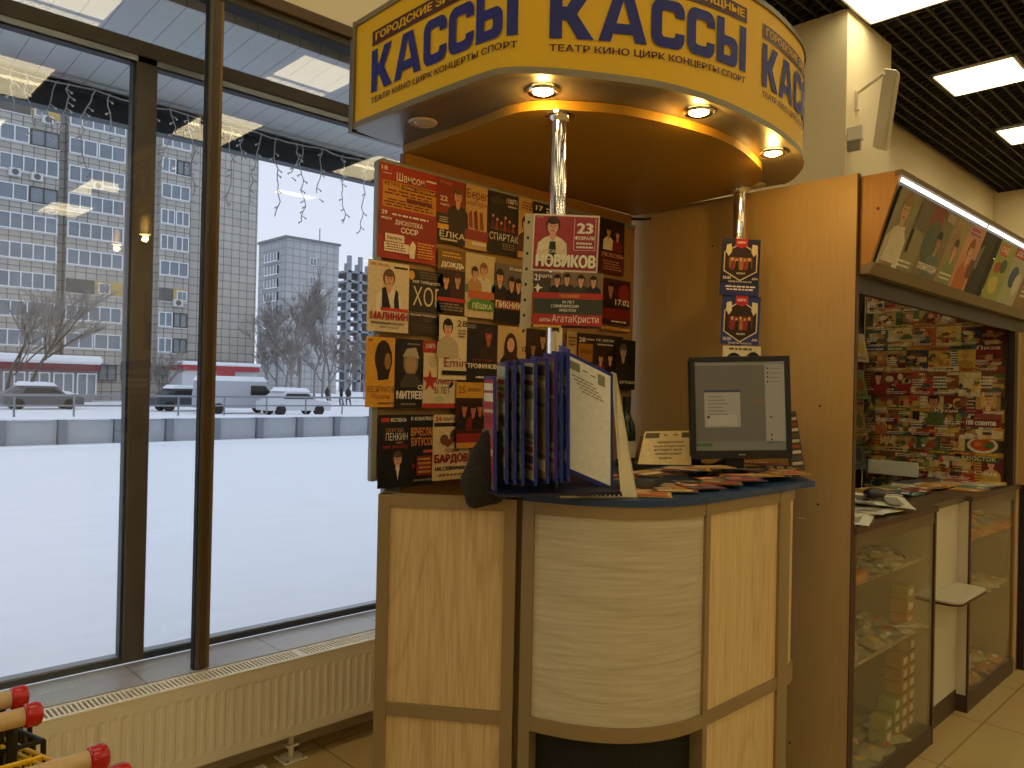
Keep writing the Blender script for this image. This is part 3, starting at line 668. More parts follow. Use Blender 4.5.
def letter(ch):
    q = .265
    if ch == 'К': return [([(0, 0), (q, 0), (q, 1), (0, 1)], [(0, 1, 2, 3)]), ([(q, .36), (.36, .36), (.60, 0), (.96, 0), (.58, .50), (.93, 1), (.58, 1), (.36, .64), (q, .64)], [(0, 1, 4, 7, 8), (1, 2, 3, 4), (4, 5, 6, 7)])], .98
    if ch == 'А': return [([(0, 0), (.28, 0), (.56, .86), (.56, 1), (.35, 1)], [(0, 1, 2, 3, 4)]), ([(1.12, 0), (.84, 0), (.56, .86), (.56, 1), (.77, 1)], [(4, 3, 2, 1, 0)]), ([(.26, .17), (.86, .17), (.80, .38), (.32, .38)], [(0, 1, 2, 3)])], 1.14
    if ch == 'С':
        w_ = .88; r = .24; i_ = .07
        o_ = [(w_, .66)]+[(w_, .80)]+arcs(w_-r, 1-r, r, 0, PI/2)+arcs(r, 1-r, r, PI/2, PI)+arcs(r, r, r, PI, 1.5*PI)+arcs(w_-r, r, r, 1.5*PI, 2*PI)+[(w_, .20), (w_, .34)]
        a, b = q, w_-q
        n_ = [(b, .66)]+[(b, .72)]+arcs(b-i_, 1-q+.04-i_, i_, 0, PI/2)+arcs(a+i_, 1-q+.04-i_, i_, PI/2, PI)+arcs(a+i_, q-.04+i_, i_, PI, 1.5*PI)+arcs(b-i_, q-.04+i_, i_, 1.5*PI, 2*PI)+[(b, .28), (b, .34)]
        return [ribbon(o_, n_)], w_
    if ch == 'Ы':
        w_ = .80; r = .2; i_ = .06
        o_ = [(q, .64)]+arcs(w_-r, .64-r, r, PI/2, 0)+arcs(w_-r, r, r, 0, -PI/2)+[(q, 0)]
        n_ = [(q, .43)]+arcs(w_-q-i_, .43-i_, i_, PI/2, 0)+arcs(w_-q-i_, .21+i_, i_, 0, -PI/2)+[(q, .21)]
        return [([(0, 0), (q, 0), (q, 1), (0, 1)], [(0, 1, 2, 3)]), ribbon(o_, n_), ([(w_+.09, 0), (w_+.09+q, 0), (w_+.09+q, 1), (w_+.09, 1)], [(0, 1, 2, 3)])], w_+.09+q
def block(s0, s1, dz0, dz1):
    bn = MB(); h = lambda b, dz: b+dz
    n = 10; q = [(i/n, j) for j in (0, 1) for i in range(n+1)]
    bend(q, [(i, i+1, n+1+i+1, n+1+i) for i in range(n)], s0, s1, 2.530+dz0, 2.575+dz0, 2.530+dz1, 2.575+dz1, bn, maroon, .0022)
    bn.build('banner', cs)
    lt = MB(); vs, fs = glyphs('ГОРОДСКИЕ ЗРЕЛИЩНЫЕ', .035); ww = s1-s0
    bend(vs, fs, s0+ww*.03, s1-ww*.02, 2.538+dz0, 2.566+dz0, 2.538+dz1, 2.566+dz1, lt, yel); lt.build('banner_lettering', cs)
    L = [letter(c_) for c_ in 'КАССЫ']; g = .075; tot = sum(l[1] for l in L)+g*4; x_ = 0; big = MB()
    for polys, w_ in L:
        for vs, fs in polys: bend([((x_+a)/tot, b) for a, b in vs], fs, s0, s1-.003, 2.388+dz0, 2.516+dz0, 2.388+dz1, 2.516+dz1, big, blue)
        x_ += w_+g
    big.build('large_lettering', cs)
    sm = MB(); vs, fs = glyphs('ТЕАТР КИНО ЦИРК КОНЦЕРТЫ СПОРТ', .02)
    bend(vs, fs, s0, s1-.003, 2.351+dz0, 2.373+dz0, 2.351+dz1, 2.373+dz1, sm, maroon); sm.build('small_lettering', cs)
block(.102, .698, 0, .012); block(.775, 1.428, .006, .040); block(1.520, 2.12, .03, .045)
# downlights
chrome = mat('chrome', '#e8e2d8', .08, metal=1.); bulbm = mat('halogen_glow', '#fff0c8', .4, emit=28, ecol=(1., .72, .3)); offb = mat('lamp_off', '#b5ab98', .3)
for x_, y_, on_, lab in ((1.489, 1.445, 1, 'lit recessed halogen spotlight under the canopy above the left chrome pole'), (1.902, 1.226, 1, 'lit recessed halogen spotlight under the middle of the canopy front'), (2.39, 1.254, 1, 'lit recessed halogen spotlight under the right end of the canopy'), (1.42, 1.878, 0, 'unlit round recessed spotlight under the left end of the canopy'), (2.715, 1.50, 0, 'unlit recessed spotlight beside the top of the right chrome pole')):
    t = thing('recessed_spotlight', lab, 'spotlight', (x_, y_, Z0), 'recessed canopy spotlights')
    smooth_by(MB().lathe([(.031, -.001), (.042, -.001), (.044, -.004), (.040, -.009), (.031, -.006)], chrome if on_ else offb, (x_, y_, Z0), 28).build('rim', t))
    smooth_by(MB().lathe([(.0, -.012), (.018, -.011), (.028, -.006), (.031, -.001)][::-1], bulbm if on_ else offb, (x_, y_, Z0), 24).build('lens', t))
    if on_:
        ld = bpy.data.lights.new('halogen_beam', 'POINT'); ld.energy = SPOT_W; ld.color = SPOT_LIGHT; ld.shadow_soft_size = .015
        lo = bpy.data.objects.new('halogen_beam', ld); col.objects.link(lo); lo.location = (0, 0, -.03); lo.parent = t
# poles
for x_, y_, lab in ((1.60, 1.485, 'left chrome pole rising from the counter to the canopy behind the hung portrait poster'), (2.626, 1.508, 'right chrome pole above the monitor carrying two blue posters')):
    t = thing('chrome_pole', lab, 'pole', (x_, y_, WT), 'chrome poles holding the canopy')
    smooth_by(MB().lathe([(.0235, WT), (.0235, Z0-.027)], chrome, (x_, y_, 0), 24).build('tube', t)); smooth_by(MB().lathe([(.024, Z0-.05), (.028, Z0-.045), (.030, Z0-.036), (.042, Z0-.034), (.042, Z0-.027), (.024, Z0-.027)], chrome, (x_, y_, 0), 24).build('flange', t))
    smooth_by(MB().lathe([(.042, WT), (.042, WT+.006), (.028, WT+.012), (.025, WT+.02)], chrome, (x_, y_, 0), 24).build('base_flange', t))
# back board and poster board
backw = grain('kiosk_back', '#a3722c', '#8f6224', 'Z', cathedral=.15)
tag(MB().bbox(1.516, 2.745, 2.10, 2.128, 0, Z0-.027, .002, backw).build('kiosk_back_panel'), 'orange brown wooden back panel of the kiosk behind the posters', 'panel')
t = thing('poster_board', 'aluminium framed board covered with concert posters behind the counter', 'poster board', (1.372, 2.055, 1.15))
MB().box(1.39, 2.70, 2.05, 2.06, 1.21, 2.20, mat('board_face', '#9a7440', .6)).build('board', t)
fr = MB(); am = mat('board_frame', '#8b8a82', .4, metal=.4)
fr.bbox(1.372, 1.394, 2.04, 2.064, 1.20, 2.19, .004, am); fr.bbox(1.394, 2.70, 2.044, 2.064, 2.195, 2.215, .003, am); fr.bbox(1.394, 2.70, 2.044, 2.064, 1.20, 1.215, .003, am)
fr.lathe([(.024, -.012), (.024, .012)], am, (1.396, 2.052, 2.191), 20, Matrix.Rotation(PI/2, 3, 'X')); fr.build('frame', t)
MB().bbox(1.44, 1.50, 2.064, 2.09, 1.10, 1.18, .003, am).build('bracket', t)
tag(MB().tube([(2.66, 2.04, 2.235), (2.70, 2.0, 2.235), (2.72, 1.98, 2.24)], .006, black, 8).build('hook'), 'small black hook at the upper right corner of the poster board', 'hook')

# ================================================================ POSTERS
PN = Vector((0, -1, 0))
def poster(label, a, b, c_, d, bgc, el, lay=0, name='concert_poster', group='posters on the board'):
    yy = 2.036-.007*lay; p = at(a, b, 'Y', yy); q = at(c_, d, 'Y', yy)
    m = MB(); paint(m, p, X, -Z, PN, q.x-p.x, p.z-q.z, el, bgc=bgc); return tag(m.build(name, loc=tuple(p)), label, 'poster', group)
W, K = '#e8dcc4', '#17120f'; RD = '#b3302a'; YL = '#e0a83a'; BG = '#d8bf92'
poster('large red and yellow dance party poster at the top left of the board', 380, 161, 435.5, 265.5, '#a83022', [
    ('T', .03, .03, .13, .075, '18', W), ('T', .03, .095, .2, .115, 'февраля', W), ('T', .28, .07, .76, .16, 'Шансон', W, .012), ('R', .8, .08, .98, .1, W), ('R', .05, .18, .98, .46, '#c98a2c'), ('R', .36, .19, .98, .245, '#5a1a14'), ('T', .38, .2, .96, .235, 'ПЕРВЫЕ СЕРЕБРЯНЫЕ', YL),
    ('T', .08, .19, .33, .23, 'РЕТРО', '#5a1a14'), ('L', .07, .26, .96, .33, 2, '#6a2412'), ('R', .45, .33, .9, .37, '#6a1a18'), ('L', .07, .36, .96, .45, 3, '#6a2412'), ('R', 0, .5, 1, .76, '#8e2218'), ('T', .03, .5, .13, .545, '29', W), ('L', .2, .51, .9, .55, 1, W), ('T', .03, .57, .2, .6, 'марта', W),
    ('T', .26, .58, .74, .64, 'ДИСКОТЕКА', W), ('T', .36, .65, .66, .715, 'СССР', W, .04), ('R', .1, .74, .42, .82, W), ('T', .13, .76, .38, .8, 'билеты', '#8e2218'), ('R', .08, .83, .5, .93, W), ('L', .1, .84, .48, .92, 3, '#8e2218'), ('P', [(.5, .86), (.56, .78), (.62, .82), (.6, .97), (.52, .97)], W), ('L', .64, .78, .96, .96, 6, YL)])
poster('red poster of a smiling singer in the top row', 437, 176, 465, 246, '#8f2a22', [
    ('R', 0, .55, 1, 1, '#2a1a16'), ('F', .72, .1, .62, SKIN, '#6b4424', '#2c1c18'), ('T', .08, .05, .5, .11, 'ПЯТНИЦА', '#d2786a'), ('T', .1, .28, .36, .36, '22', W), ('T', .12, .4, .4, .44, 'марта', W), ('L', .08, .6, .42, .7, 3, '#c9b79a'), ('R', .04, .72, .4, .8, YL), ('T', .1, .80, .97, .92, 'ЁЛКА', W, .01), ('R', .12, .94, .7, .97, '#c9b79a')])
poster('beige poster with a row of red figures in the top row', 465.5, 183, 487.8, 252, '#c9a468', [
    ('T', .08, .07, .95, .25, 'Берег', '#7a2018', .01), ('T', .08, .25, .9, .33, 'надежды', '#a86a38'), ('P', [(.15, .45), (.28, .4), (.34, .68), (.18, .66)], '#8e3a22'), ('P', [(.36, .42), (.5, .38), (.56, .7), (.4, .68)], '#7a2a1c'), ('P', [(.6, .42), (.72, .4), (.8, .68), (.64, .68)], '#8e3a22'), ('R', 0, .7, 1, .86, '#8e2a20'), ('R', .3, .88, .9, .93, W)])
poster('black ballet poster with a crowd of red dancers in the top row', 487.8, 189.5, 517.7, 257, '#1c1512', [
    ('T', .6, .06, .97, .15, '1 МАРТА', W), ('R', .64, .18, .95, .21, '#b9a88a'), ('E', .3, .14, .25, .06, '#3a2c24')]+[('P', [(.1+.13*i, .62), (.16+.13*i, .38+.05*(i % 3)), (.22+.13*i, .62)], '#9c3428' if i % 2 else '#6e221c') for i in range(6)]+[('E', .17+.13*i, .4+.05*(i % 3), .035, .025, SKIN) for i in range(6)]+[('T', .06, .67, .98, .79, 'СПАРТАК', W, .0), ('L', .45, .82, .95, .93, 3, '#8d7c62')])
poster('beige poster mostly hidden behind the left chrome pole', 517.7, 196, 545, 262, '#c49a5c', [('F', .3, .3, .6, SKIN, '#2b1d18', '#5a3020'), ('L', .1, .06, .9, .2, 3, '#7c4a28'), ('R', .4, .78, 1, .9, '#8e2a20')])
poster('small black date poster peeking out behind the left chrome pole', 533.5, 201, 562, 240, K, [('T', .08, .1, .32, .25, '17', W), ('L', .4, .1, .9, .3, 2, W)], 1)
poster('dark red poster of a couple right of the hung portrait poster', 600, 217, 623.5, 276, '#5c1d1a', [('R', 0, 0, 1, .62, '#2b1715'), ('F', .35, .12, .45, SKIN, '#20140f', W), ('F', .7, .16, .42, SKIN, '#3a2018', '#802018'), ('T', .05, .62, .95, .7, 'ЛЮБОВЬ', '#d9a07a'), ('L', .1, .76, .9, .95, 4, '#b98866')])
poster('cream poster of a man in a black waistcoat over the left board edge', 368.3, 259, 408, 333.5, '#d9c6a0', [
    ('T', .06, .03, .5, .08, 'КРК УРАЛЕЦ', RD), ('R', .62, .05, .95, .08, K), ('F', .5, .1, .62, SKIN, '#6a4a30', W), ('P', [(.33, .38), (.42, .36), (.5, .55), (.55, .68), (.33, .7)], '#1c1512'), ('P', [(.72, .42), (.66, .38), (.62, .55), (.64, .7), (.76, .7)], '#1c1512'),
    ('R', .3, .655, .98, .70, '#c0392b'), ('T', .06, .72, .97, .83, 'МАЛИНИН', '#a8261c', .04), ('T', .08, .855, .9, .9, 'ЮБИЛЕЙНЫЙ КОНЦЕРТ', K, .04), ('T', .3, .92, .75, .95, 'БИЛЕТЫ В КАССЕ', '#7c5a2a')], 1)
poster('dark poster with large pale letters right of the man in the waistcoat', 408.2, 268, 442.3, 336, '#33291f', [
    ('E', .1, .1, .08, .07, YL), ('L', .3, .02, .95, .14, 3, '#6e5c42'), ('T', .12, .17, .9, .22, 'ХОР ТУРЕЦКОГО', W), ('T', .14, .26, .97, .56, 'ХОР', '#d9c79a', .0), ('R', 0, .66, 1, .68, '#6e5c42'), ('T', .06, .69, .8, .725, 'ПЕСНИ ПОБЕДЫ', W), ('E', .55, .78, .12, .04, '#4a3a2a'), ('L', .1, .84, .9, .96, 4, '#5c4c38')])
poster('dark poster with yellow title and group portrait in the second row', 438, 247, 464.5, 315, '#3a1f14', [
    ('R', 0, 0, 1, .32, '#7c5a1c'), ('L', .1, .04, .9, .14, 2, YL), ('T', .12, .2, .95, .3, 'ДОЖДЬ', W, .05), ('F', .3, .38, .45, SKIN, '#2b1d18', '#191311'), ('F', .7, .36, .45, '#c99a6a', '#5a2f1c', '#401f16'), ('R', 0, .76, 1, .82, RD), ('L', .05, .84, .95, .97, 3, '#8d7c62')])
poster('cream and green poster of dancing couple in the second row', 465.7, 252, 494.3, 319.5, '#cdb98a', [
    ('P', [(0, .5), (.45, .42), (.5, .62), (0, .62)], '#5a8a50'), ('P', [(.5, .6), (1, .42), (1, .7), (.5, .7)], '#4f8a52'), ('F', .6, .12, .5, SKIN, '#8a5a30', '#d2cbb0'), ('F', .3, .2, .42, SKIN, '#3a2418', '#b98a50'), ('R', .1, .58, .95, .7, '#c46a38'), ('P', [(.08, .78), (.2, .72), (.92, .72), (.98, .8), (.9, .88), (.12, .88)], '#4c8a3c'), ('T', .2, .75, .88, .86, 'ЛЁШКА', '#e6dca0', .02)])
poster('grey and black poster of dark suited men, red name strip, second row', 494.6, 262, 520.5, 324, '#6f675c', [
    ('F', .2, .1, .6, SKIN, '#2a1c14', '#2c2622'), ('F', .62, .2, .5, SKIN, '#1c1512', '#1c1512'), ('F', .86, .22, .48, SKIN, '#1c1512', '#1c1512'), ('R', 0, .62, 1, .78, '#8e241e'), ('T', .03, .64, .98, .76, 'ПИКНИК', W, .03), ('R', 0, .78, 1, 1, K), ('T', .5, .04, .95, .1, '20 мая', W)])
poster('beige and orange poster partly behind the hung portrait poster', 521, 275, 546, 325, '#c9a468', [('F', .45, .05, .5, SKIN, '#3a2018', '#8e2a20'), ('P', [(.1, .5), (.6, .45), (.8, .9), (.2, .95)], '#c46030'), ('L', .1, .86, .9, .97, 2, '#7c2018')])
poster('dark red poster with white date to the right of the pole posters', 602, 277, 629.7, 326, '#40140f', [('F', .3, .05, .7, '#b87858', '#26110d', '#2c100c'), ('E', .75, .3, .2, .2, '#8e241e'), ('T', .45, .44, .96, .57, '17.02', W, .02), ('R', 0, .66, 1, .9, '#7a1812'), ('L', .3, .91, .95, .98, 1, W)])
poster('narrow yellow strip under the dark red date poster', 600, 326.5, 629.5, 332, YL, [('L', .1, .1, .9, .9, 1, '#8e5a1c')], 0, 'poster_strip')
poster('yellow poster with black profile silhouette at the left edge, third row', 366.6, 336, 395.2, 407, '#d69a2c', [
    ('T', .06, .03, .2, .07, '50', K), ('E', .56, .3, .28, .26, '#2a1c12'), ('P', [(.6, .12), (.84, .2), (.86, .36), (.78, .5), (.74, .6), (.4, .62), (.34, .4)], '#2a1c12'), ('E', .7, .34, .1, .12, '#a0702a'), ('T', .06, .70, .97, .79, 'БЕЗРУКОВ', '#7a3a1c', .0), ('T', .2, .81, .8, .9, 'Пушкин', '#8e5a2c', .0), ('R', .4, .93, .96, .96, '#8e5a2c')], 1)
poster('black poster of a man in a grey cap, third row', 395.4, 338, 422.5, 408, '#1a1613', [
    ('E', .55, .34, .26, .2, '#8a7c66'), ('E', .55, .36, .18, .16, '#b08a64'), ('P', [(.25, .26), (.4, .14), (.72, .12), (.85, .28), (.55, .24)], '#b0a283'), ('P', [(.2, .62), (.4, .5), (.7, .5), (.95, .64), (.95, .7), (.2, .7)], '#4a4036'), ('L', .4, .05, .9, .1, 1, '#8d7c62'), ('T', .8, .66, .98, .73, 'О', W), ('T', .06, .75, .98, .87, 'МИТЯЕВ', W, .05), ('L', .2, .92, .8, .97, 1, '#8d7c62')], 1)
poster('pale poster with a red star and red corner, third row', 422.7, 341, 456, 408, '#d8c49a', [
    ('R', 0, 0, .42, .17, RD), ('T', .08, .03, .36, .1, '2 МАРТА', W), ('E', .3, .3, .12, .1, '#c2b488'), ('P', [(.22, .42), (.27, .53), (.45, .54), (.3, .62), (.36, .74), (.22, .66), (.08, .74), (.13, .62), (0, .54), (.17, .53)], '#b03024'), ('T', .3, .54, .9, .64, 'Алиса', '#b03024', .01), ('T', .34, .68, .8, .78, '35 ЛЕТ', K, .0), ('E', .5, .86, .16, .04, '#b0b890'), ('R', 0, .93, 1, 1, RD), ('P', [(.75, .66), (.85, .6), (.9, .64), (.8, .7)], K)], 1)
poster('pale poster of a dark haired man with brush lettered name, third row', 439.7, 314.5, 466.0, 380, '#dbc79c', [
    ('F', .3, .05, .62, SKIN, '#15100d', '#b9aa8a'), ('T', .62, .06, .98, .16, '28', K, .0), ('L', .65, .2, .97, .34, 3, '#6e5c42'), ('T', .18, .66, .98, .8, 'Emin', '#8e2420', .0), ('R', .1, .86, 1, .93, K)], 2)
poster('black poster of a singer with red highlights and white name, third row', 466.2, 322, 496.8, 382, '#221a14', [
    ('R', .05, .03, .3, .1, '#6e6452'), ('F', .7, .06, .6, '#b0543c', '#40211a', '#33211a'), ('T', .2, .6, .8, .66, 'СЕРГЕЙ', '#8e3a28'), ('T', .05, .69, .97, .78, 'ТРОФИМОВ', W, .03), ('L', .3, .9, .9, .96, 1, W)], 1)
poster('beige poster of a woman with long brown hair, third row', 497, 325, 526, 382, '#cfae78', [('F', .45, .15, .75, SKIN, '#3c2216', '#2c211c'), ('E', .45, .42, .22, .3, '#3c2216'), ('E', .45, .34, .12, .13, SKIN), ('T', .84, .35, .98, .45, '12', K)], 0)
poster('dark brown poster of two faces beside the left chrome pole, third row', 526.2, 328, 552, 372, '#3c2a1c', [('F', .62, .05, .75, '#b88a60', '#1c1410', '#241a14'), ('F', .25, .3, .6, '#a87a54', '#2a1a12', '#1c1410')])
poster('beige poster strip just right of the left chrome pole, third row', 567, 331, 577, 380, '#bf9a62', [('F', .5, .5, .4, SKIN, '#2a1a12', '#7c2a20'), ('L', .1, .1, .9, .3, 3, '#7c5a38')])
poster('dark brown poster with a yellow panel right of the left chrome pole', 577, 332.5, 622, 386, '#33241a', [('T', .04, .08, .18, .17, '28', W), ('L', .2, .09, .4, .14, 1, W), ('R', .03, .2, .33, .55, '#a8701c'), ('T', .06, .3, .3, .4, 'КРЫМ', '#6a3a14'), ('T', .4, .08, .85, .13, 'НЕ ЖЕНИХ', W), ('L', .42, .17, .8, .22, 1, W), ('F', .5, .35, .5, SKIN, '#2a1a12', '#8e2a20'), ('F', .7, .33, .5, SKIN, '#1a1210', '#20140f')])
poster('black poster of a dark suited man at the lower right board corner', 615, 339, 634.7, 390, '#14110f', [('F', .4, .08, .7, '#b89878', '#5c5048', '#211c1a'), ('T', .25, .82, .95, .88, 'БУТМАН', W)], 1)
poster('black poster with a singer in a suit and yellow lettering at the bottom left', 379, 415, 433.4, 484, '#171210', [
    ('R', .04, .04, .18, .1, RD), ('T', .2, .04, .48, .1, 'ФЕСТИВАЛЬ', W), ('T', .12, .17, .42, .24, 'СЕРГЕЙ', '#c98a6a', .0), ('T', .12, .25, .5, .35, 'ПЕНКИН', W, .0), ('T', .3, .37, .42, .4, '8 МАРТА', '#c98a6a'), ('T', .08, .42, .5, .47, 'КРК УРАЛЕЦ', '#b03024'), ('F', .33, .5, .5, SKIN, '#5a4430', '#1c1a20'), ('P', [(.3, .72), (.33, .7), (.36, .74), (.33, .9)], W),
    ('T', .55, .03, .95, .08, 'К ЮБИЛЕЮ', W), ('T', .55, .18, .98, .30, 'ВЯЧЕСЛАВ', '#d98a4a', .03), ('T', .56, .32, .98, .44, 'БУТУСОВ', '#d98a4a', .03), ('R', .78, .5, .97, .54, '#c05030'), ('R', .66, .58, .98, .86, '#7c1f18'), ('L', .68, .6, .96, .84, 4, '#c08a3a'), ('E', .6, .72, .03, .03, '#7c1f18'), ('L', .6, .9, .95, .95, 1, '#8d7c62')], 0)
poster('cream poster with large dark red lettering along the bottom row', 433.6, 415, 468, 478, '#d3b885', [
    ('T', .05, .03, .22, .1, '24', '#a8261c', .04), ('T', .25, .04, .6, .09, 'МАРТА', K), ('R', .02, .12, .98, .18, K), ('E', .3, .38, .12, .08, '#6a4a24'), ('E', .6, .32, .15, .1, '#4a3a1c'), ('P', [(.2, .42), (.5, .36), (.62, .4), (.4, .5)], '#7c3a1c'), ('T', .32, .52, .7, .58, 'ПЕСНИ', '#8e2420'), ('T', .03, .6, .98, .76, 'БАРДОВ', '#8e1c1c', .06), ('T', .06, .79, .95, .85, 'НА СЕВЕРНОМ', K, .04), ('L', .1, .89, .9, .96, 1, '#8e5a2c')], 1)
poster('yellow topped poster of a red lit band beside the blue display stand', 456.5, 382, 481.8, 447, '#3a1512', [
    ('R', 0, 0, 1, .24, '#cf962c'), ('T', .06, .06, .35, .17, '25', '#8e5a1c'), ('L', .4, .07, .95, .17, 1, '#8e5a1c'), ('F', .3, .3, .42, '#b86a4a', '#1c110e', '#241210'), ('F', .62, .32, .42, '#b86a4a', '#1c110e', '#701c18'), ('F', .86, .3, .42, '#b86a4a', '#1c110e', '#241210'), ('R', 0, .78, 1, .92, '#8e201a'), ('R', 0, .92, 1, 1, '#c9892c')], 2)

# posters hung on the poles
def facing(p00, p10, p01):
    U = (p10-p00); w_ = U.length; U = U/w_; V = p01-p00; V = (V-U*V.dot(U)); h_ = V.length; V = V/h_; N = V.cross(U).normalized()
    return U, V, (N if N.dot(EYE-p00) > 0 else -N), w_, h_
a = atd(534, 213.5, 2.10); b = atd(600, 216, 2.09); c_ = atd(535.5, 270.5, 2.10); U, V, N, w_, h_ = facing(a, b, c_)
m = MB(); paint(m, a, U, V, N, w_, h_, [('R', .02, .03, .98, .97, '#a03a3c'), ('R', .62, .06, .63, .62, '#d9a89a'), ('R', .94, .06, .95, .62, '#d9a89a'), ('R', .62, .61, .95, .62, '#d9a89a'), ('F', .30, .04, .76, SKIN, '#4a2c1c', '#e2cfa4'), ('P', [(.26, .48), (.35, .48), (.37, .78), (.24, .78)], '#2e3024'),
    ('T', .66, .14, .91, .33, '23', W, .05), ('T', .64, .37, .93, .44, 'ФЕВРАЛЯ', W, .03), ('L', .66, .47, .92, .60, 2, W), ('T', .06, .62, .5, .69, 'АЛЕКСАНДР', '#d9c4a0'), ('T', .06, .70, .97, .93, 'НОВИКОВ', '#f2e6c4', .055), ('T', .05, .05, .15, .08, 'УРАЛЕЦ', YL)], bgc='#dccdb0', th=.003)
tag(m.build('concert_poster', loc=tuple(a)), 'maroon landscape poster of a man in a white jacket hung on the left chrome pole', 'poster', 'posters hung on the poles')
s0 = a-U*.024-N*.004; m = MB(); m.hull([s0+V*.0, s0+V*(h_*2.02), s0+U*.03+V*(h_*2.02), s0+U*.03], .002, mat('clear_sleeve', '#b9ab8a', .2)); 
for k in range(8): q = s0+U*.008+V*(.02+k*.042)+N*.0022; m.hull([q, q+V*.008, q+U*.006+V*.008, q+U*.006], .0006, black)
tag(m.build('punched_sleeve', loc=tuple(s0)), 'clear punched plastic sleeve strip at the left side of the hung portrait poster', 'plastic sleeve')
a = atd(534, 272, 2.10); b = atd(603.5, 274, 2.09); c_ = atd(535.5, 327, 2.10); U, V, N, w_, h_ = facing(a, b, c_)
m = MB(); paint(m, a, U, V, N, w_, h_, [('R', 0, 0, 1, .38, '#8a6a4a'), ('R', 0, 0, .25, .4, '#4a3a2a'), ('T', .01, .03, .09, .15, '21', W, .04), ('T', .1, .04, .26, .1, 'МАРТА', W), ('P', [(.06, .2), (.09, .26), (.14, .28), (.09, .3), (.06, .38), (.04, .3), (0, .28), (.04, .26)], W), ('F', .34, .03, .42, SKIN, '#1c1410', '#20201e'), ('F', .48, .01, .42, SKIN, '#241812', '#3a3228'), ('F', .68, .03, .42, SKIN, '#302018', '#403828'), ('F', .86, .05, .4, SKIN, '#241812', '#2a2420'),
    ('R', 0, .37, 1, .48, '#b23324'), ('T', .38, .385, .66, .455, 'ГЛЕБ САМОЙЛОВ', YL), ('R', 0, .48, 1, .76, '#3c4032'), ('T', .42, .51, .6, .56, '30 ЛЕТ', W), ('T', .26, .58, .66, .64, 'С СИМФОНИЧЕСКИМ', W), ('T', .38, .66, .62, .71, 'ОРКЕСТРОМ', W), ('R', 0, .76, 1, .96, '#b23324'), ('T', .1, .84, .26, .90, 'ХИТЫ', W), ('T', .28, .77, .95, .94, 'АгатаКристи', W, -.0), ('R', .02, .96, .42, 1, '#d9b02a')], bgc='#4a3a2a', th=.003)
tag(m.build('concert_poster', loc=tuple(a)), 'red and grey landscape poster with four heads, lower on the left pole', 'poster', 'posters hung on the poles')
for k, (y0, y1) in enumerate(((238, 284), (295, 344))):
    a = atd(722.5, y0, 2.86); b = atd(761, y0+2, 2.86); c_ = atd(722.8, y1+11 if k == 0 else y1, 2.86); U, V, N, w_, h_ = facing(a, b, c_); s = .78 if k == 0 else 1.
    hexa = lambda r, f=1.: [(.5+r*math.sin(PI/3*i), (.52-r*.86*math.cos(PI/3*i))*s) for i in range(6)]
    m = MB(); el = [('P', hexa(.5)[::-1], '#e0cfa8'), ('P', hexa(.47)[::-1], '#31201c'), ('R', .2, .42*s, .8, .66*s, '#8e5a2c' if k == 0 else '#7c2c24')]
    el += [('E', .28+.11*i, (.46+.03*(i % 2))*s, .035, .04*s, '#d2a070') for i in range(5)]+[('P', [(.24+.11*i, .7*s), (.26+.11*i, .5*s), (.33+.11*i, .5*s), (.34+.11*i, .7*s)], ['#8e2a20', '#20180f', '#a8742c'][i % 3]) for i in range(5)]
    el += [('P', [(.12, .14*s), (.24, .12*s), (.26, .3*s), (.18, .4*s), (.1, .3*s)], '#d9cba4'), ('P', [(.78, .12*s), (.92, .14*s), (.92, .3*s), (.82, .4*s), (.76, .3*s)], '#d9cba4'), ('P', [(.34, 0), (.66, 0), (.66, .16*s), (.5, .22*s), (.34, .16*s)], '#b3232a'), ('T', .38, .06*s, .62, .12*s, 'ЦИРК', W), ('T', .06, .85*s, .26, .92*s, '10.03', W), ('T', .4, .76*s, .62, .8*s, 'МЮЗИКЛ', W), ('T', .8, .87*s, .96, .92*s, 'ДК', W), ('T', .2, .95*s, .8, .985*s, 'БИЛЕТЫ В КАССЕ', W)]
    if k == 0: el += [('R', 0, .8, 1, 1, '#2a2f6a'), ('L', .1, .82, .9, .92, 2, W)]
    paint(m, a, U, V, N, w_, h_, el, bgc='#1c2040' if k == 0 else '#2c3c78', th=.002)
    tag(m.build('show_poster', loc=tuple(a)), 'upper dark blue hexagon poster on the right chrome pole' if k == 0 else 'lower brighter blue hexagon poster on the right chrome pole', 'poster', 'posters hung on the poles')
a = atd(723, 345.5, 2.86); b = atd(761, 347, 2.86); c_ = atd(723, 372, 2.86); U, V, N, w_, h_ = facing(a, b, c_); m = MB()
paint(m, a, U, V, N, w_, h_, [('E', .3, .6, .22, .35, K), ('E', .8, .55, .2, .35, K), ('R', .48, .3, .56, 1, W), ('L', .1, .03, .9, .2, 1, '#6a5a3a')], bgc='#dccfae', th=.002)
tag(m.build('show_poster', loc=tuple(a)), 'white and black poster just above the monitor on the right pole', 'poster', 'posters hung on the poles')

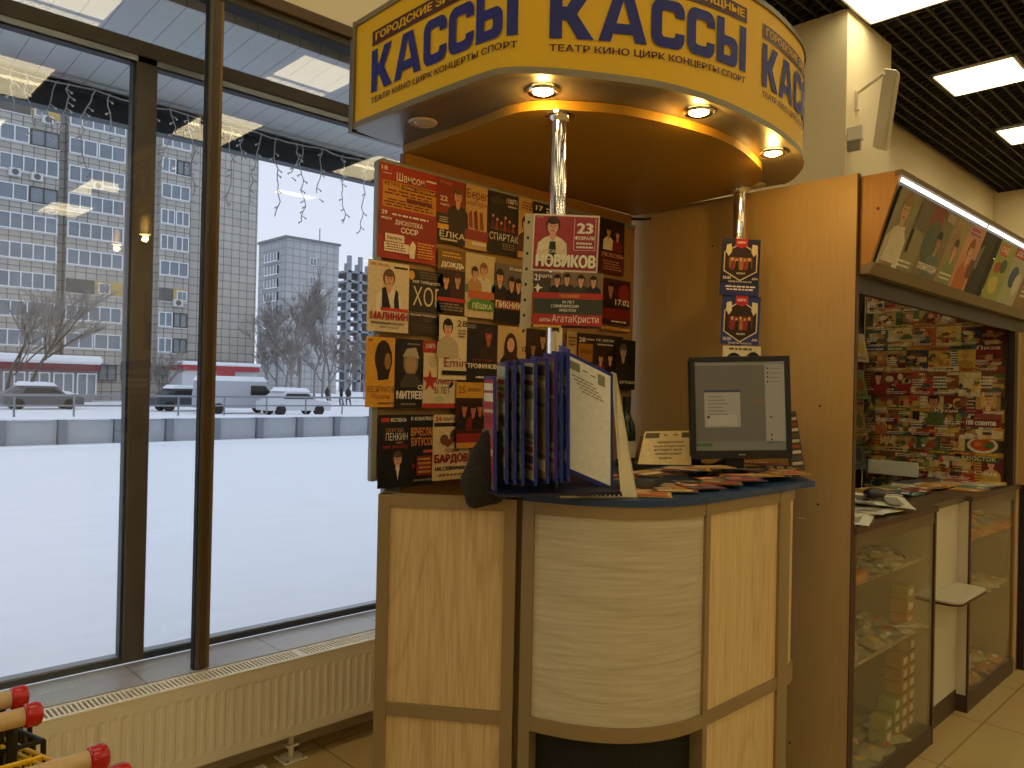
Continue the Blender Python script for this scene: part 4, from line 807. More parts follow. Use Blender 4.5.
# ================================================================ ON THE COUNTER
# fan of blue framed display pages
blf = mat('blue_plastic', '#1a2f86', .35); dst = thing('display_book', 'desk display stand with a fan of blue framed pages on the counter', 'display stand', (1.6, 1.5, WT))
q4 = [(484, 491.5, 376, 376.5, 492, 494, '#b8404c'), (497.5, 503, 362, 363, 479, 484, '#b9bfa0'), (504.5, 511, 361, 362, 480, 485, '#a08cae'), (512, 519, 360.5, 362, 480, 485, '#a9b39a'), (519.5, 532, 358.5, 359.5, 479, 486, '#d5c9a4'), (530.5, 544, 356, 358, 478, 484, '#9c8260'), (543, 552.5, 353, 354, 478, 483, '#a85c84'), (551.5, 558, 351, 352, 477, 483, '#7c8cd0'), (558.5, 564.5, 345, 349, 477, 482, '#5c70c8')]
def page(x0, x1, t0, t1, b0, b1, d0, d1, colr, kind):
    P0 = atd(x0, t0, d0); P1 = atd(x1, t1, d1); P2 = atd(x1, b1, d1); P3 = atd(x0, b0, d0)
    fr = MB(); fr.hull([P0, P3, P2, P1], -.006, blf)
    pg = fr.build('page_frame', dst)
    Uv = P1-P0; Vv = P3-P0; N = Vv.cross(Uv).normalized(); N = N if N.dot(EYE-P0) > 0 else -N
    B = lambda u, v, o: (P0.lerp(P1, u)).lerp(P3.lerp(P2, u), v)+N*o
    m = MB(); m.add([B(.05, .03, .001), B(.05, .965, .001), B(.95, .965, .001), B(.95, .03, .001)], [(0, 1, 2, 3)], ink(colr)); rr = random.Random(int(x0))
    if kind == 'white':
        for (u0, v0, u1, v1, c0) in ((.12, .06, .34, .13, '#8e8a68'), (.7, .06, .84, .15, '#8e8a68'), (.4, .09, .5, .1, '#8a7a58'), (.55, .1, .65, .11, '#8a7a58')): m.add([B(u0, v0, .002), B(u0, v1, .002), B(u1, v1, .002), B(u1, v0, .002)], [(0, 1, 2, 3)], ink(c0))
        for i in range(5):
            u = .2+.06*i; 
            for k in range(5): uu = .18+i*.05+k*.09; m.add([B(uu, .17+.025*i+.0, .002), B(uu, .18+.025*i, .002), B(uu+.07, .18+.025*i, .002), B(uu+.07, .17+.025*i, .002)], [(0, 1, 2, 3)], ink('#9a8c68'))
    else:
        v = .06
        while v < .93:
            hh = rr.uniform(.02, .09); c0 = rr.choice(['#4a4034', '#d9c898', '#9c3a34', '#f0e6c0', '#7a7654', colr, colr]); m.add([B(.08, v, .002), B(.08, v+hh, .002), B(.92, v+hh, .002), B(.92, v, .002)], [(0, 1, 2, 3)], ink(c0)); v += hh+rr.uniform(.01, .05)
    m.build('page_print', pg)
for i, (x0, x1, t0, t1, b0, b1, cc) in enumerate(q4):
    d0 = 2.20-.014*i; page(x0, x1+3, t0, t1, b0, b1, d0, d0-.17, cc, 'c')
page(563, 613, 349, 374, 470, 491, 2.06, 2.045, '#fff6dc', 'white')
# front edge of the fan: closed blue covers, base and easel
m = MB(); P0 = atd(484, 494, 2.06); P1 = atd(571, 478, 2.06); P2 = atd(622, 492, 2.02); P3 = atd(500, 497, 2.0)
m.hull([atd(485, 492, 2.10), atd(499, 497.5, 1.98), atd(622, 494.5, 2.02), atd(572, 475, 2.12)], .008, mat('navy_tray', '#0c1230', .4)); m.build('base_tray', dst)
m = MB(); m.hull([atd(611, 371.5, 2.075), atd(616, 373.5, 2.07), atd(637, 497, 2.09), atd(621, 497, 2.06)], .004, mat('ivory_plastic', '#d9cda6', .4)); m.build('easel_panel', dst)
m = MB(); m.hull([atd(560, 498, 2.05), atd(637, 498.5, 2.09), atd(630, 492.5, 2.13), atd(560, 492.5, 2.10)], .006, mat('ivory_plastic', '#d9cda6')); m.build('base_plate', dst)
for k in range(11): p = atd(577+4.4*k, 494.7, 2.035); MB().ball(p, .0042, black, 8, 6).build('binding_ring', dst)
p = atd(563, 347, 2.09); MB().hull([atd(562, 352, 2.07), atd(566, 353, 2.07), atd(563.5, 341, 2.07), atd(562.6, 341, 2.07)], .01, blf).build('tab', dst)

# dark knitted bag hanging over the counter edge
bagm = mat('black_knit', '#2c261c', .95, bump=1.0, nscale=90, noise=.5); m = MB()
vs = []; n = 22; k_ = 16; cen = atd(489, 469, 2.115)
for i in range(k_+1):
    a = PI*i/k_; zz = math.cos(a); rad = math.sin(a)**.75
    for j in range(n):
        b_ = 2*PI*j/n; w_ = .064+.010*(-zz); p = Vector((math.cos(b_)*rad, math.sin(b_)*rad, 0))
        q = CR*(p.x*w_+.012*zz-.004)+CF*(p.y*.045)+Z*(zz*.105); q *= 1+.16*mnoise(Vector((p.x*1.6, p.y*1.6, zz*2.2+3))); vs.append(cen+q)
m.add(vs, [(i*n+j, (i+1)*n+j, (i+1)*n+(j+1) % n, i*n+(j+1) % n) for i in range(k_) for j in range(n)], bagm)
bag = thing('knitted_bag', 'black knitted bag slumped over the counter edge left of the display stand', 'bag', tuple(cen)); m.build('body', bag, smooth=True)
MB().tube([cen+CR*.03+Z*.06, cen+CR*.05+Z*.10+CF*.03, cen+CR*.09+Z*.09+CF*.06], .008, bagm, 8).build('strap', bag)

# bottle
p = at(628, 452, 'Z', WT); p = Vector((2.345, 1.80, WT)); gb = mat('dark_green_glass', '#182410', .12); bt = thing('glass_bottle', 'dark green glass bottle standing behind the display stand', 'bottle', tuple(p))
smooth_by(MB().lathe([(.032, 0), (.036, .006), (.036, .13), (.033, .155), (.018, .19), (.0145, .20), (.0145, .245)], gb, p, 24).build('body', bt)); smooth_by(MB().lathe([(.0165, .235), (.0165, .262), (.015, .266)], black, p, 20).build('cap', bt))
smooth_by(MB().lathe([(.0366, .03), (.0366, .10)], mat('bottle_label', '#c9bf9c', .6), p, 24).build('label', bt))

# dark tray box with leaning notice
bx = atd(668, 482, 2.72); o = Vector((bx.x, bx.y, WT)); RZm = Matrix.Rotation(math.atan2(CR.y, CR.x), 4, 'Z')
def loc_m(o): return Matrix.Translation(o) @ RZm
t = thing('tray_box', 'low black open box behind the leaflets on the counter', 'box', tuple(o)); Xm = loc_m(o)
bk = mat('black_plastic', '#100d0b', .5); m = MB(); m.box(-.125, .135, -.05, .09, 0, .008, bk, Xm); m.box(-.125, .135, -.05, -.044, 0, .035, bk, Xm); m.box(-.125, .135, .084, .09, 0, .045, bk, Xm); m.box(-.125, -.119, -.05, .09, 0, .035, bk, Xm); m.box(.129, .135, -.05, .09, 0, .035, bk, Xm); m.build('box', t)
m = MB(); a = atd(645, 431.5, 2.78); b = atd(691, 430.5, 2.78); c_ = atd(637, 466.5, 2.73); U = (b-a); d_ = c_-a; N = d_.cross(U).normalized(); N = N if N.dot(EYE-a) > 0 else -N
w_ = U.length; U = U/w_
m2 = MB(); Vd = d_; B = lambda u, v, k=0: a+U*(w_*(u*(1+.16*v)))+Vd*v+N*(.0006*k)
m2.add([B(0, 0), B(0, 1), B(1, 1), B(1, 0), B(0, 0)-N*.003, B(0, 1)-N*.003, B(1, 1)-N*.003, B(1, 0)-N*.003], [(0, 1, 2, 3), (7, 6, 5, 4), (0, 4, 5, 1), (1, 5, 6, 2), (2, 6, 7, 3), (3, 7, 4, 0)], ink('#f0d69c'))
for (u0, v0, u1, v1, cc) in ((.03, .05, .33, .2, '#6a5a30'), (.8, .05, .98, .2, '#6a5a30'), (.42, .1, .5, .13, '#7c5a2c'), (.62, .1, .72, .13, '#7c5a2c')): m2.add([B(u0, v0, 1), B(u0, v1, 1), B(u1, v1, 1), B(u1, v0, 1)], [(0, 1, 2, 3)], ink(cc))
for i, (txt, u0, u1) in enumerate((('уважаемые покупатели', .3, .85), ('просим проверять билеты', .25, .9), ('не отходя от кассы', .27, .82), ('администрация', .3, .8), ('билеты', .38, .62))):
    vs, fs = glyphs(txt, .02); m2.add([B(u0+(u1-u0)*x_, .45-y_*.07+.11*i-.08, 1+.2*j_) for x_, y_, j_ in vs], fs, ink('#5c3a18'))
tag(m2.build('paper_notice', loc=tuple(a)), 'cream printed paper notice leaning upright in the black box', 'notice')
m = MB(); m.hull([atd(634, 464, 2.80), atd(645, 464, 2.81), atd(652, 433, 2.83), atd(642, 436, 2.82)], -.012, mat('brown_card', '#7c5a34', .6)); tag(m.build('card_holder', loc=tuple(atd(640, 460, 2.78))), 'brown card holder standing behind the left edge of the paper notice', 'holder')

# monitor
mo = thing('monitor', 'black flat computer monitor showing a grey desktop on the counter', 'monitor', tuple(atd(740, 470, 2.68)))
a = atd(689, 357, 2.62); b = atd(789.5, 355.5, 2.60); c_ = atd(692.5, 459, 2.60); U, V, N, w_, h_ = facing(a, b, c_)
mk = mat('monitor_black', '#0d0c0c', .4)
Xm = Matrix((U, -V, N)).transposed().to_4x4(); Xm.translation = a+U*w_/2+V*h_/2
m = MB(); m.bbox(-w_/2, w_/2, -h_/2, h_/2, -.045, -.004, .012, mk, Xm)
bz = .018
for (x0, x1, y0, y1) in ((-w_/2, w_/2, h_/2-bz, h_/2), (-w_/2, w_/2, -h_/2, -h_/2+.028), (-w_/2, -w_/2+bz, -h_/2+.02, h_/2-.01), (w_/2-bz, w_/2, -h_/2+.02, h_/2-.01)): m.bbox(x0, x1, y0, y1, -.01, .004, .002, mk, Xm)
m.build('housing', mo); 
def scrm(h, e=.10):
    h = '#%02x%02x%02x' % tuple(int(int(h[i:i+2], 16)*.78) for i in (1, 3, 5))
    return mat('screen_'+h.lstrip('#'), h, .3, emit=e, ecol=h)
sw, sh = w_-2*bz, h_-bz-.028; O = a+U*bz+V*bz
def sr(u0, v0, u1, v1, cc, k): sb.add([O+U*(sw*u)+V*(sh*v)+N*(.0004*k-.003) for u, v in ((u0, v0), (u0, v1), (u1, v1), (u1, v0))], [(0, 1, 2, 3)], scrm(cc))
sb = MB(); sr(0, 0, 1, 1, '#7e7a70', 1); sr(0, 0, 1, .04, '#a5a295', 2); sr(.78, .04, 1, .94, '#b9b7a6', 2); sr(0, .90, 1, 1, '#8f9084', 2); sr(0, .92, .18, .955, '#4c7a3a', 3); sr(.1, .32, .50, .74, '#c2bfae', 3); sr(.1, .32, .50, .345, '#3c4c6c', 4)
for i in range(6): sr(.14, .39+.04*i, .30+.03*(i % 3), .40+.04*i, '#8c8878', 4)
sr(.13, .60, .46, .72, '#d3d0c0', 4); sr(.13, .61, .16, .64, '#4c4a40', 5); sr(.64, .42, .78, .46, '#8e7a62', 3)
for i in range(4): sr(.80, .07+.05*i, .82, .09+.05*i, '#3c3a34', 4); sr(.84, .08+.05*i, .96, .087+.05*i, '#7c786c', 4)
for v in (.62, .82, .87): sr(.83, v, .85, v+.02, '#3c3a34', 4)
sb.build('screen', mo)
m = MB(); m.add([a+U*(w_*u)+V*(h_-v)+N*.0048 for u, v in ((.47, .015), (.47, .012), (.535, .012), (.535, .015))], [(0, 1, 2, 3)], ink('#a8a8a8'))
for i in range(5): m.add([a+U*(w_*(.46+.05*i)+dx)+V*(h_-.004-dy)+N*.0048 for dx, dy in ((0, 0), (.005, 0), (.005, .0012), (0, .0012))], [(0, 1, 2, 3)], ink('#6a6a6a'))
m.build('bezel_marks', mo)
nb = a+U*w_*.47+V*h_; base = Vector((nb.x, nb.y, WT)); Bm = Matrix.Translation(base) @ RZm
m = MB(); m.bbox(-.035, .035, .05, .085, .012, (nb.z-WT)+.06, .006, mk, Bm); m.build('neck', mo)
smooth_by(MB().lathe([(.105, 0), (.112, .004), (.105, .014), (.05, .02), (.0, .021)], mk, base+CF*.06-Z*.0, 32, Matrix.Diagonal((1.0, .8, 1.))).build('stand_base', mo))
cbl = MB()
for k, (x0, y0, x1, y1) in enumerate(((727, 462, 690, 478), (722, 460, 684, 484), (716, 466, 694, 474))): cbl.tube([atd(x0, y0, 2.7), atd((x0+x1)/2, (y0+y1)/2-5+3*k, 2.66), atd((x0+x1)/2-8, y1-3, 2.64), atd(x1, y1, 2.6)], .004, mk, 6)
tag(cbl.build('monitor_cable', loc=tuple(base)), 'black cables looping left from behind the monitor to the box', 'cable')

# leaning brochure right of monitor
a = atd(787, 413, 2.78); b = atd(795, 411, 2.80); c_ = atd(797, 470, 2.74); m = MB()
q = [atd(783, 413, 2.78), atd(790, 471, 2.72), atd(803.5, 470, 2.76), atd(794.5, 411.5, 2.82)]; m.hull(q, .006, ink('#3c3428'))
t = thing('brochure_rack', 'striped brochure leaning upright behind the right edge of the monitor', 'brochure', tuple(q[1])); m.build('cover', t)
Nn = (q[1]-q[0]).cross(q[3]-q[0]).normalized(); Nn = Nn if Nn.dot(EYE-q[0]) > 0 else -Nn
m = MB(); B = lambda u, v: q[0].lerp(q[3], u).lerp(q[1].lerp(q[2], u), v)+Nn*.0075
for i in range(9): m.add([B(.12, .1+.095*i), B(.12, .15+.095*i), B(.9, .15+.095*i), B(.9, .1+.095*i)], [(0, 1, 2, 3)], ink(['#b9ad8c', '#8e3a2c', '#c9c0a0', '#4c463c'][i % 4]))
m.build('print', t)
m = MB()
for i in range(7): m.box(-.06+.018*i, -.06+.018*i+.011, -.004, .004, 0, .035, ink(['#a8a28a', '#4c463c'][i % 2]), loc_m(atd(775, 473, 2.70)-Z*.012))
tag(m.build('leaflet_stack', loc=tuple(atd(775, 473, 2.7))), 'small stack of grey striped leaflets at the foot of the leaning brochure', 'leaflets')

# leaflets lying on the worktop
rs = random.Random(5); lc = ['#b04a34', '#d9b27a', '#a83a30', '#7c5a3a', '#5c6a78', '#8e2f2a', '#d2c29a', '#6a7a4a', '#c46a3a', '#3c4a6a', '#b9902c', '#c9a27a']
spots = [(1.72, 1.31, .2), (1.76, 1.27, -.15), (1.82, 1.33, .5), (1.88, 1.27, .1), (1.95, 1.30, -.4), (1.99, 1.25, .3), (2.05, 1.31, .05), (2.10, 1.25, -.2), (2.16, 1.30, .5), (2.22, 1.24, .1), (2.28, 1.29, -.3), (2.35, 1.25, .4), (2.42, 1.27, -.1), (2.47, 1.22, .3), (2.52, 1.27, .7), (2.57, 1.30, .2), (2.44, 1.33, .9), (2.62, 1.36, .4), (1.80, 1.42, .3), (1.90, 1.40, -.3), (2.0, 1.39, .2), (2.08, 1.42, .6), (2.16, 1.40, -.1), (2.26, 1.37, .2), (2.50, 1.37, -.4), (2.56, 1.42, .3), (1.70, 1.40, .1), (1.86, 1.35, .8), (2.04, 1.35, -.5), (2.66, 1.43, .1)]
for i, (x_, y_, r_) in enumerate(spots):
    Xm = Matrix.Translation((x_, y_, WT+.001+.0022*i*.8)) @ Matrix.Rotation(r_+YAW-PI/2, 4, 'Z') @ Matrix.Rotation(rs.uniform(.01, .06), 4, 'X'); c0 = lc[i % len(lc)]; c1 = lc[(i*5+3) % len(lc)]
    m = MB(); m.box(-.062, .062, -.04, .04, 0, .0015, ink(c0), Xm); m.box(-.05, .05, -.03, .0, .0015, .0018, ink(c1), Xm); m.box(-.05, .0, .012, .03, .0015, .0018, ink('#c9b890'), Xm); m.box(.005, .05, .008, .034, .0015, .0018, ink(lc[(i*7+1) % 12]), Xm); m.box(-.055, .055, -.036, -.03, .0015, .0019, ink('#3c2418'), Xm)
    cn = {'#b04a34': 'brick red', '#d9b27a': 'beige', '#a83a30': 'red', '#c9a27a': 'tan', '#5c6a78': 'slate blue', '#8e2f2a': 'dark red', '#d2c29a': 'cream', '#6a7a4a': 'green', '#c46a3a': 'orange', '#3c4a6a': 'navy', '#b9902c': 'mustard', '#7c5a3a': 'brown'}[c0]
    tag(m.build('leaflet', loc=(x_, y_, WT)), '%s leaflet lying on the navy worktop, %s' % (cn, 'left of the monitor' if i < 7 else 'in front of the monitor' if i < 12 else 'right of the monitor' if i < 18 else 'in the back row'), 'leaflet', 'leaflets on the navy worktop')

# ================================================================ PRESS KIOSK SHELVING
SP = 2.79; SF = 1.137
side = grain('side_laminate', '#c2a36a', '#b5955c', 'Z', cathedral=.08, rough=.4); edge = mat('brown_edge', '#4a2a18', .5); dkw = mat('dark_wenge', '#2e2018', .5)
t = thing('end_panel', 'tall beige laminate end panel between the ticket counter and the press shelves', 'panel', (SP, 1.9, 0))
MB().box(SP, SP+.022, SF+.002, 2.75, 0, 2.292, side).build('panel', t); MB().box(SP-.0005, SP+.0225, SF-.001, SF+.003, 0, 2.292, edge).build('edge_band', t)
m = MB()
for yy, zz in ((1.26, 1.10), (1.26, 1.46), (1.72, 2.1), (1.35, .2)): m.lathe([(.004, 0), (.004, .001)], black, (SP-.001, yy, zz), 10, Matrix.Rotation(-PI/2, 3, 'Y'))
m.build('screw_cap', t)
# header
hd = thing('header_lightbox', 'long slanted header box over the press shelves with magazine posters and LED strips', 'header', (3.9, 1.2, 1.87))
def yz(mb, prof, x0, x1, m):
    n = len(prof); v = [Vector((x0, *p)) for p in prof]+[Vector((x1, *p)) for p in prof]
    return mb.add(v, [(i, n+i, n+(i+1) % n, (i+1) % n) for i in range(n)]+[tuple(range(n)), tuple(range(2*n-1, n-1, -1))], m)
org = grain('header_side', '#b07c34', '#a06c2a', 'Z', cathedral=.05)
yz(MB(), [(1.142, 2.284), (1.0, 2.284), (1.098, 1.972), (1.12, 1.94), (1.142, 1.935)], SP+.022, SP+.04, org).build('end_cap', hd)
yz(MB(), [(1.36, 2.283), (1.02, 2.283), (1.112, 1.98), (1.13, 1.945), (1.36, 1.945)], SP+.04, 5.12, dkw).build('box', hd)
m = MB(); yz(m, [(1.02, 2.284), (.995, 2.284), (.999, 2.268), (1.02, 2.262)], SP+.02, 5.12, mat('header_trim', '#6a5638', .45)); m.build('top_trim', hd)
m = MB(); yz(m, [(1.095, 1.975), (1.08, 1.972), (1.105, 1.935), (1.14, 1.935), (1.12, 1.968)], SP+.02, 5.12, mat('ledge_grey', '#7a6a50', .4, metal=.3)); m.build('lower_ledge', hd)
yz(MB(), [(1.142, 1.945), (1.165, 1.945), (1.165, 1.87), (1.142, 1.87)], SP+.023, 5.12, dkw).build('lower_board', hd)
m = MB(); m.lathe([(.006, 0), (.006, .001)], mat('red_cap', '#6a1812', .5), (SP+.0215, 1.075, 2.16), 12, Matrix.Rotation(-PI/2, 3, 'Y')); m.build('screw_cap', hd)
led = mat('led_strip', '#ffffff', .4, emit=3.2, ecol=(1., .97, .88))
for a, b in ((2.83, 3.83), (3.865, 5.1)):
    m = MB(); x = a
    while x < b-.012: m.hull([(x, 1.001, 2.260), (x, 1.006, 2.247), (x+.017, 1.006, 2.247), (x+.017, 1.001, 2.260)], -.003, led); x += .0235
    m.build('led_strip', hd)
# slanted poster faces
ST = Vector((0, 1.006, 2.232)); SB = Vector((0, 1.094, 1.978)); SV = (SB-ST); SVL = SV.length; SVd = SV/SVL; SN = Vector((0, -SVd.z*-1, 0)); SN = Vector((0, SVd.z, -SVd.y)); SN = SN if SN.y < 0 else -SN
def slant(label, x0, x1, bgc, el, v0=0., v1=1., name='cover_poster'):
    m = MB(); paint(m, Vector((x0, 0, 0))+ST+SV*v0-SN*(-.004), X, SVd, SN, x1-x0, SVL*(v1-v0), el, bgc=bgc, th=.003); return m.build(name, hd)
yz(MB(), [(1.003, 2.232), (1.092, 1.976), (1.10, 1.98), (1.012, 2.236)], 2.835, 5.1, black).build('poster_backing', hd)
slant('a', 2.835, 3.18, '#8a8058', [('F', .28, .02, .98, '#c99a72', '#8e6a3c', '#d9cdb0'), ('R', .62, 0, 1, .4, '#6a5c44'), ('R', .05, .82, .4, 1, '#8e7a4c'), ('L', .45, .85, .95, .97, 2, W), ('P', [(.1, .5), (.4, .45), (.5, .95), (.05, .95)], '#d3c6a4'), ('R', .6, .42, .66, .75, '#2c241c')])
slant('b', 3.18, 3.44, '#7a6a4c', [('R', 0, 0, .5, .3, '#8a3a30'), ('E', .3, .5, .3, .3, '#4e5c44'), ('F', .6, .3, .68, '#b98a64', '#2a1a12', '#5a6a5c'), ('T', .1, .8, .9, .93, 'сканворды', W), ('R', .6, .02, .95, .15, '#a89a7a')])
slant('c', 3.44, 3.62, '#9a8656', [('T', .15, .04, .5, .45, 'ЛИЗА', '#c9a070'), ('F', .55, .3, .7, SKIN, '#5a3420', '#7c8a4a'), ('L', .1, .82, .9, .95, 2, W)])
slant('d', 3.62, 3.83, '#c98e62', [('R', 0, 0, .8, .2, '#b98a8a'), ('L', .1, .04, .8, .17, 2, '#8e2a3a'), ('F', .5, .2, .8, SKIN, '#7c4a24', '#b9652c'), ('R', .7, .5, 1, .8, '#6a3a2a')])
slant('e', 3.83, 4.0, '#1c1410', [('P', [(.0, .9), (.1, .5), (.5, .4), (.9, .5), (1., .9)], '#0d0a08'), ('P', [(.02, .3), (.3, .2), (.22, .6), (.02, .65)], '#7c746a')])
slant('f', 4.08, 4.34, '#98a248', [('R', .1, .05, .6, .25, '#c0552c'), ('T', .15, .08, .6, .2, 'САД', W), ('E', .3, .45, .2, .1, '#b0432c'), ('E', .6, .4, .2, .12, '#3c5a2c'), ('E', .4, .75, .3, .15, '#c9b84a'), ('E', .75, .7, .15, .12, '#8ea05a')])
slant('g', 4.34, 4.62, '#aaa88c', [('R', 0, 0, 1, .16, '#b03a2c'), ('E', .4, .5, .25, .2, '#3a4a6a'), ('E', .7, .6, .2, .2, '#c9c4b0'), ('E', .3, .8, .2, .12, '#a8b070'), ('T', .1, .03, .9, .13, 'ДОМ', W)])
slant('h', 4.62, 5.08, '#8a6a44', [('R', 0, 0, .5, .2, '#4a7a3a'), ('F', .6, .1, .85, SKIN, '#6a4024', '#a83a4a'), ('L', .1, .3, .35, .8, 6, W)])
for xx in (4.045,):
    m = MB(); m.ball((xx, 1.03, 2.14), .006, mat('steel_ball', '#cfc8b8', .2, metal=1), 8, 6); m.ball((xx-.005, 1.075, 2.0), .006, mat('steel_ball'), 8, 6); m.build('screw', hd)

# inner walls of the press kiosk
t = thing('rack_wall', 'wall of the press kiosk at its right end carrying rows of magazines', 'rack', (4.96, 1.55, 0))
MB().box(4.955, 4.975, 1.167, 1.96, 0, 1.943, mat('rack_board', '#6a5a3c', .6)).box(4.955, 4.975, 1.365, 1.96, 1.943, 2.2, mat('rack_board', '#6a5a3c', .6)).build('board', t); MB().box(4.975, 5.10, SF, 1.95, 0, 1.87, side).build('side_post', t)
MB().box(4.90, 4.955, SF, 1.165, 1.03, 1.869, dkw).build('dark_upright', t); MB().box(5.01, 5.10, 1.10, SF, 1.03, 1.87, side).build('pale_post', t); MB().box(5.055, 5.10, 1.105, SF-.002, 0, 1.03, dkw).build('lower_post', t)
t = thing('rear_rack', 'narrow dark rack along the back of the press kiosk holding tilted papers', 'rack', (3.9, 1.98, 0))
MB().box(SP+.025, 4.95, 1.96, 1.98, 0, 2.2, dkw).build('board', t)
for zz in (1.2, 1.45, 1.7): MB().box(SP+.03, 4.94, 1.90, 1.96, zz, zz+.012, edge).build('shelf', t)

# magazines on the rack wall (facing the ticket counter)
rs = random.Random(21); 
MG = ['#c9b070', '#b09458', '#a87c44', '#8e2a24', '#c2a24a', '#5a6a3c', '#b0643a', '#d3c090', '#3c3a4c', '#7c4a2c', '#a8803a', '#6a2430', '#4a5c4c', '#c9b070', '#92583a']
rowz = [(2.15, .14, 'uppermost'), (2.04, .14, 'next to uppermost'), (1.93, .13, 'top full'), (1.80, .15, 'second'), (1.68, .17, 'third'), (1.56, .22, 'fourth'), (1.44, .17, 'fifth'), (1.32, .18, 'sixth'), (1.20, .17, 'seventh'), (1.10, .17, 'bottom')]
names = {(5, 0): ('100 советов', '#4a2c1c'), (5, 1): ('Здоровье', '#7c2a2a'), (3, 2): ('Готовим', '#c9a24a'), (4, 1): ('Рецепты', '#d3c090'), (7, 0): ('Восток', '#4a4a30'), (9, 0): ('Сад', '#5a4a2c'), (6, 0): ('Сканворды', '#c9902c'), (3, 0): ('Лиза', '#8e2a24'), (4, 3): ('Даша', '#b0443a'), (6, 2): ('Кухня', '#8e5a2c')}
cword = {'#b09458': 'straw', '#a87c44': 'caramel', '#8e2a24': 'red', '#c2a24a': 'mustard yellow', '#5a6a3c': 'green', '#b0643a': 'orange', '#d3c090': 'cream', '#3c3a4c': 'dark blue', '#7c4a2c': 'brown', '#a8803a': 'ochre', '#6a2430': 'maroon', '#4a5c4c': 'grey green', '#c9b070': 'sand', '#92583a': 'rust', '#4a2c1c': 'dark brown', '#7c2a2a': 'dark red', '#c9a24a': 'yellow', '#4a4a30': 'olive', '#5a4a2c': 'olive brown', '#c9902c': 'amber', '#b0443a': 'tomato red', '#8e5a2c': 'light brown'}
ordw = ['nearest the viewer', 'second from the front', 'third from the front', 'fourth from the front', 'fifth from the front', 'sixth from the front']
MOTTLE[0] = .45; MOTTLE[1] = 45.
for ri, (zt, hh, rn) in enumerate(rowz):
    y0 = (1.185 if ri > 1 else 1.37)+(.02 if ri % 2 else 0); ci = 0
    while y0 < 1.88 and ci < 6:
        w_ = rs.uniform(.115, .15) if (ri, ci) not in ((5, 0), (7, 0)) else .175
        w_ = min(w_, 1.94-y0); nm, bc = names.get((ri, ci), (None, rs.choice(MG)))
        kind = 'X' if nm and ci == 0 and ri in (5, 7) else rs.choice('FEECCC'); c1 = rs.choice(MG); c2 = rs.choice(MG); el = []
        if (ri, ci) == (5, 0): el = [('R', 0, 0, 1, .08, '#c9b070'), ('R', .3, .08, 1, .8, '#b08a50'), ('F', .66, .10, .9, '#e0a878', '#d3a858', '#8e4a3c'), ('E', .50, .3, .06, .2, '#d3a858'), ('E', .83, .3, .06, .2, '#d3a858'), ('R', 0, .8, 1, 1, '#7c2a24'), ('T', .05, .82, .9, .96, nm, W, .04), ('L', .03, .12, .3, .74, 7, '#c9b090')]
        elif (ri, ci) == (7, 0): el = [('R', 0, 0, 1, .25, '#a85a24'), ('L', .1, .04, .9, .2, 2, YL), ('E', .52, .45, .44, .25, '#d3cdb0'), ('E', .52, .44, .35, .19, '#b04a20'), ('E', .4, .42, .12, .08, '#c9702c'), ('E', .7, .45, .13, .10, '#4a6a2c'), ('T', .08, .76, .92, .94, nm, '#c9cf9a', .01)]
        else:
            if kind == 'F': el = [('R', 0, 0, 1, .17, c1), ('R', .3, .17, 1, 1, c2), ('F', .6, .16, .84, rs.choice(['#d9a27c', '#b98560']), rs.choice(['#2a1a12', '#6a4024', '#c09048']), rs.choice(MG)), ('L', .03, .22, .32, .95, 8, rs.choice([W, YL]))]
            elif kind == 'E': el = [('R', 0, 0, 1, .2, c1)]+[('E', rs.uniform(.1, .9), rs.uniform(.3, .85), rs.uniform(.06, .2), rs.uniform(.04, .12), rs.choice(MG+['#c0442a', '#d9b040', '#7c9a4a', '#e0cfa0'])) for _ in range(14)]+[('L', .05, .86, .9, .97, 2, W)]
            else:
                for _ in range(11): u = rs.uniform(0, .7); v = rs.uniform(.18, .8); el.append(('R', u, v, min(1, u+rs.uniform(.15, .5)), min(1, v+rs.uniform(.06, .25)), rs.choice(MG+['#c9b890', '#2c2018', '#b03a2c'])))
                el += [('E', rs.uniform(.3, .7), .45, .13, .1, '#c99468'), ('L', .05, rs.uniform(.3, .6), .6, .75, 4, rs.choice([W, K])), ('L', .1, .85, .9, .96, 2, W)]
            if nm: el.append(('T', .05, .02, .94, .17, nm, W if bc not in ('#d3c090', '#c9a24a') else '#8e1c18', .03))
            else: el += [('R', 0, 0, 1, .15, rs.choice(MG)), ('L', .06, .03, .9, .13, 1, rs.choice([W, YL, K, '#b3302a']))]
        m = MB(); top_ = Vector((xx, y0+w_, zt)); Vd = Vector((-.05, 0, -1)).normalized(); Nn = Vector((-1, 0, .05)).normalized()
        top_.x = 4.94-.0035*ri-.002*ci
        paint(m, top_, -Y, Vd, Nn, w_, hh, el, bgc=bc, th=.003)
        tag(m.build('magazine', loc=tuple(top_)), '%s magazine cover, %s row of the rack wall, %s' % (cword[bc], rn, ordw[ci]), 'magazine', 'magazines on the rack wall')
        y0 += w_*rs.uniform(.9, 1.0); ci += 1
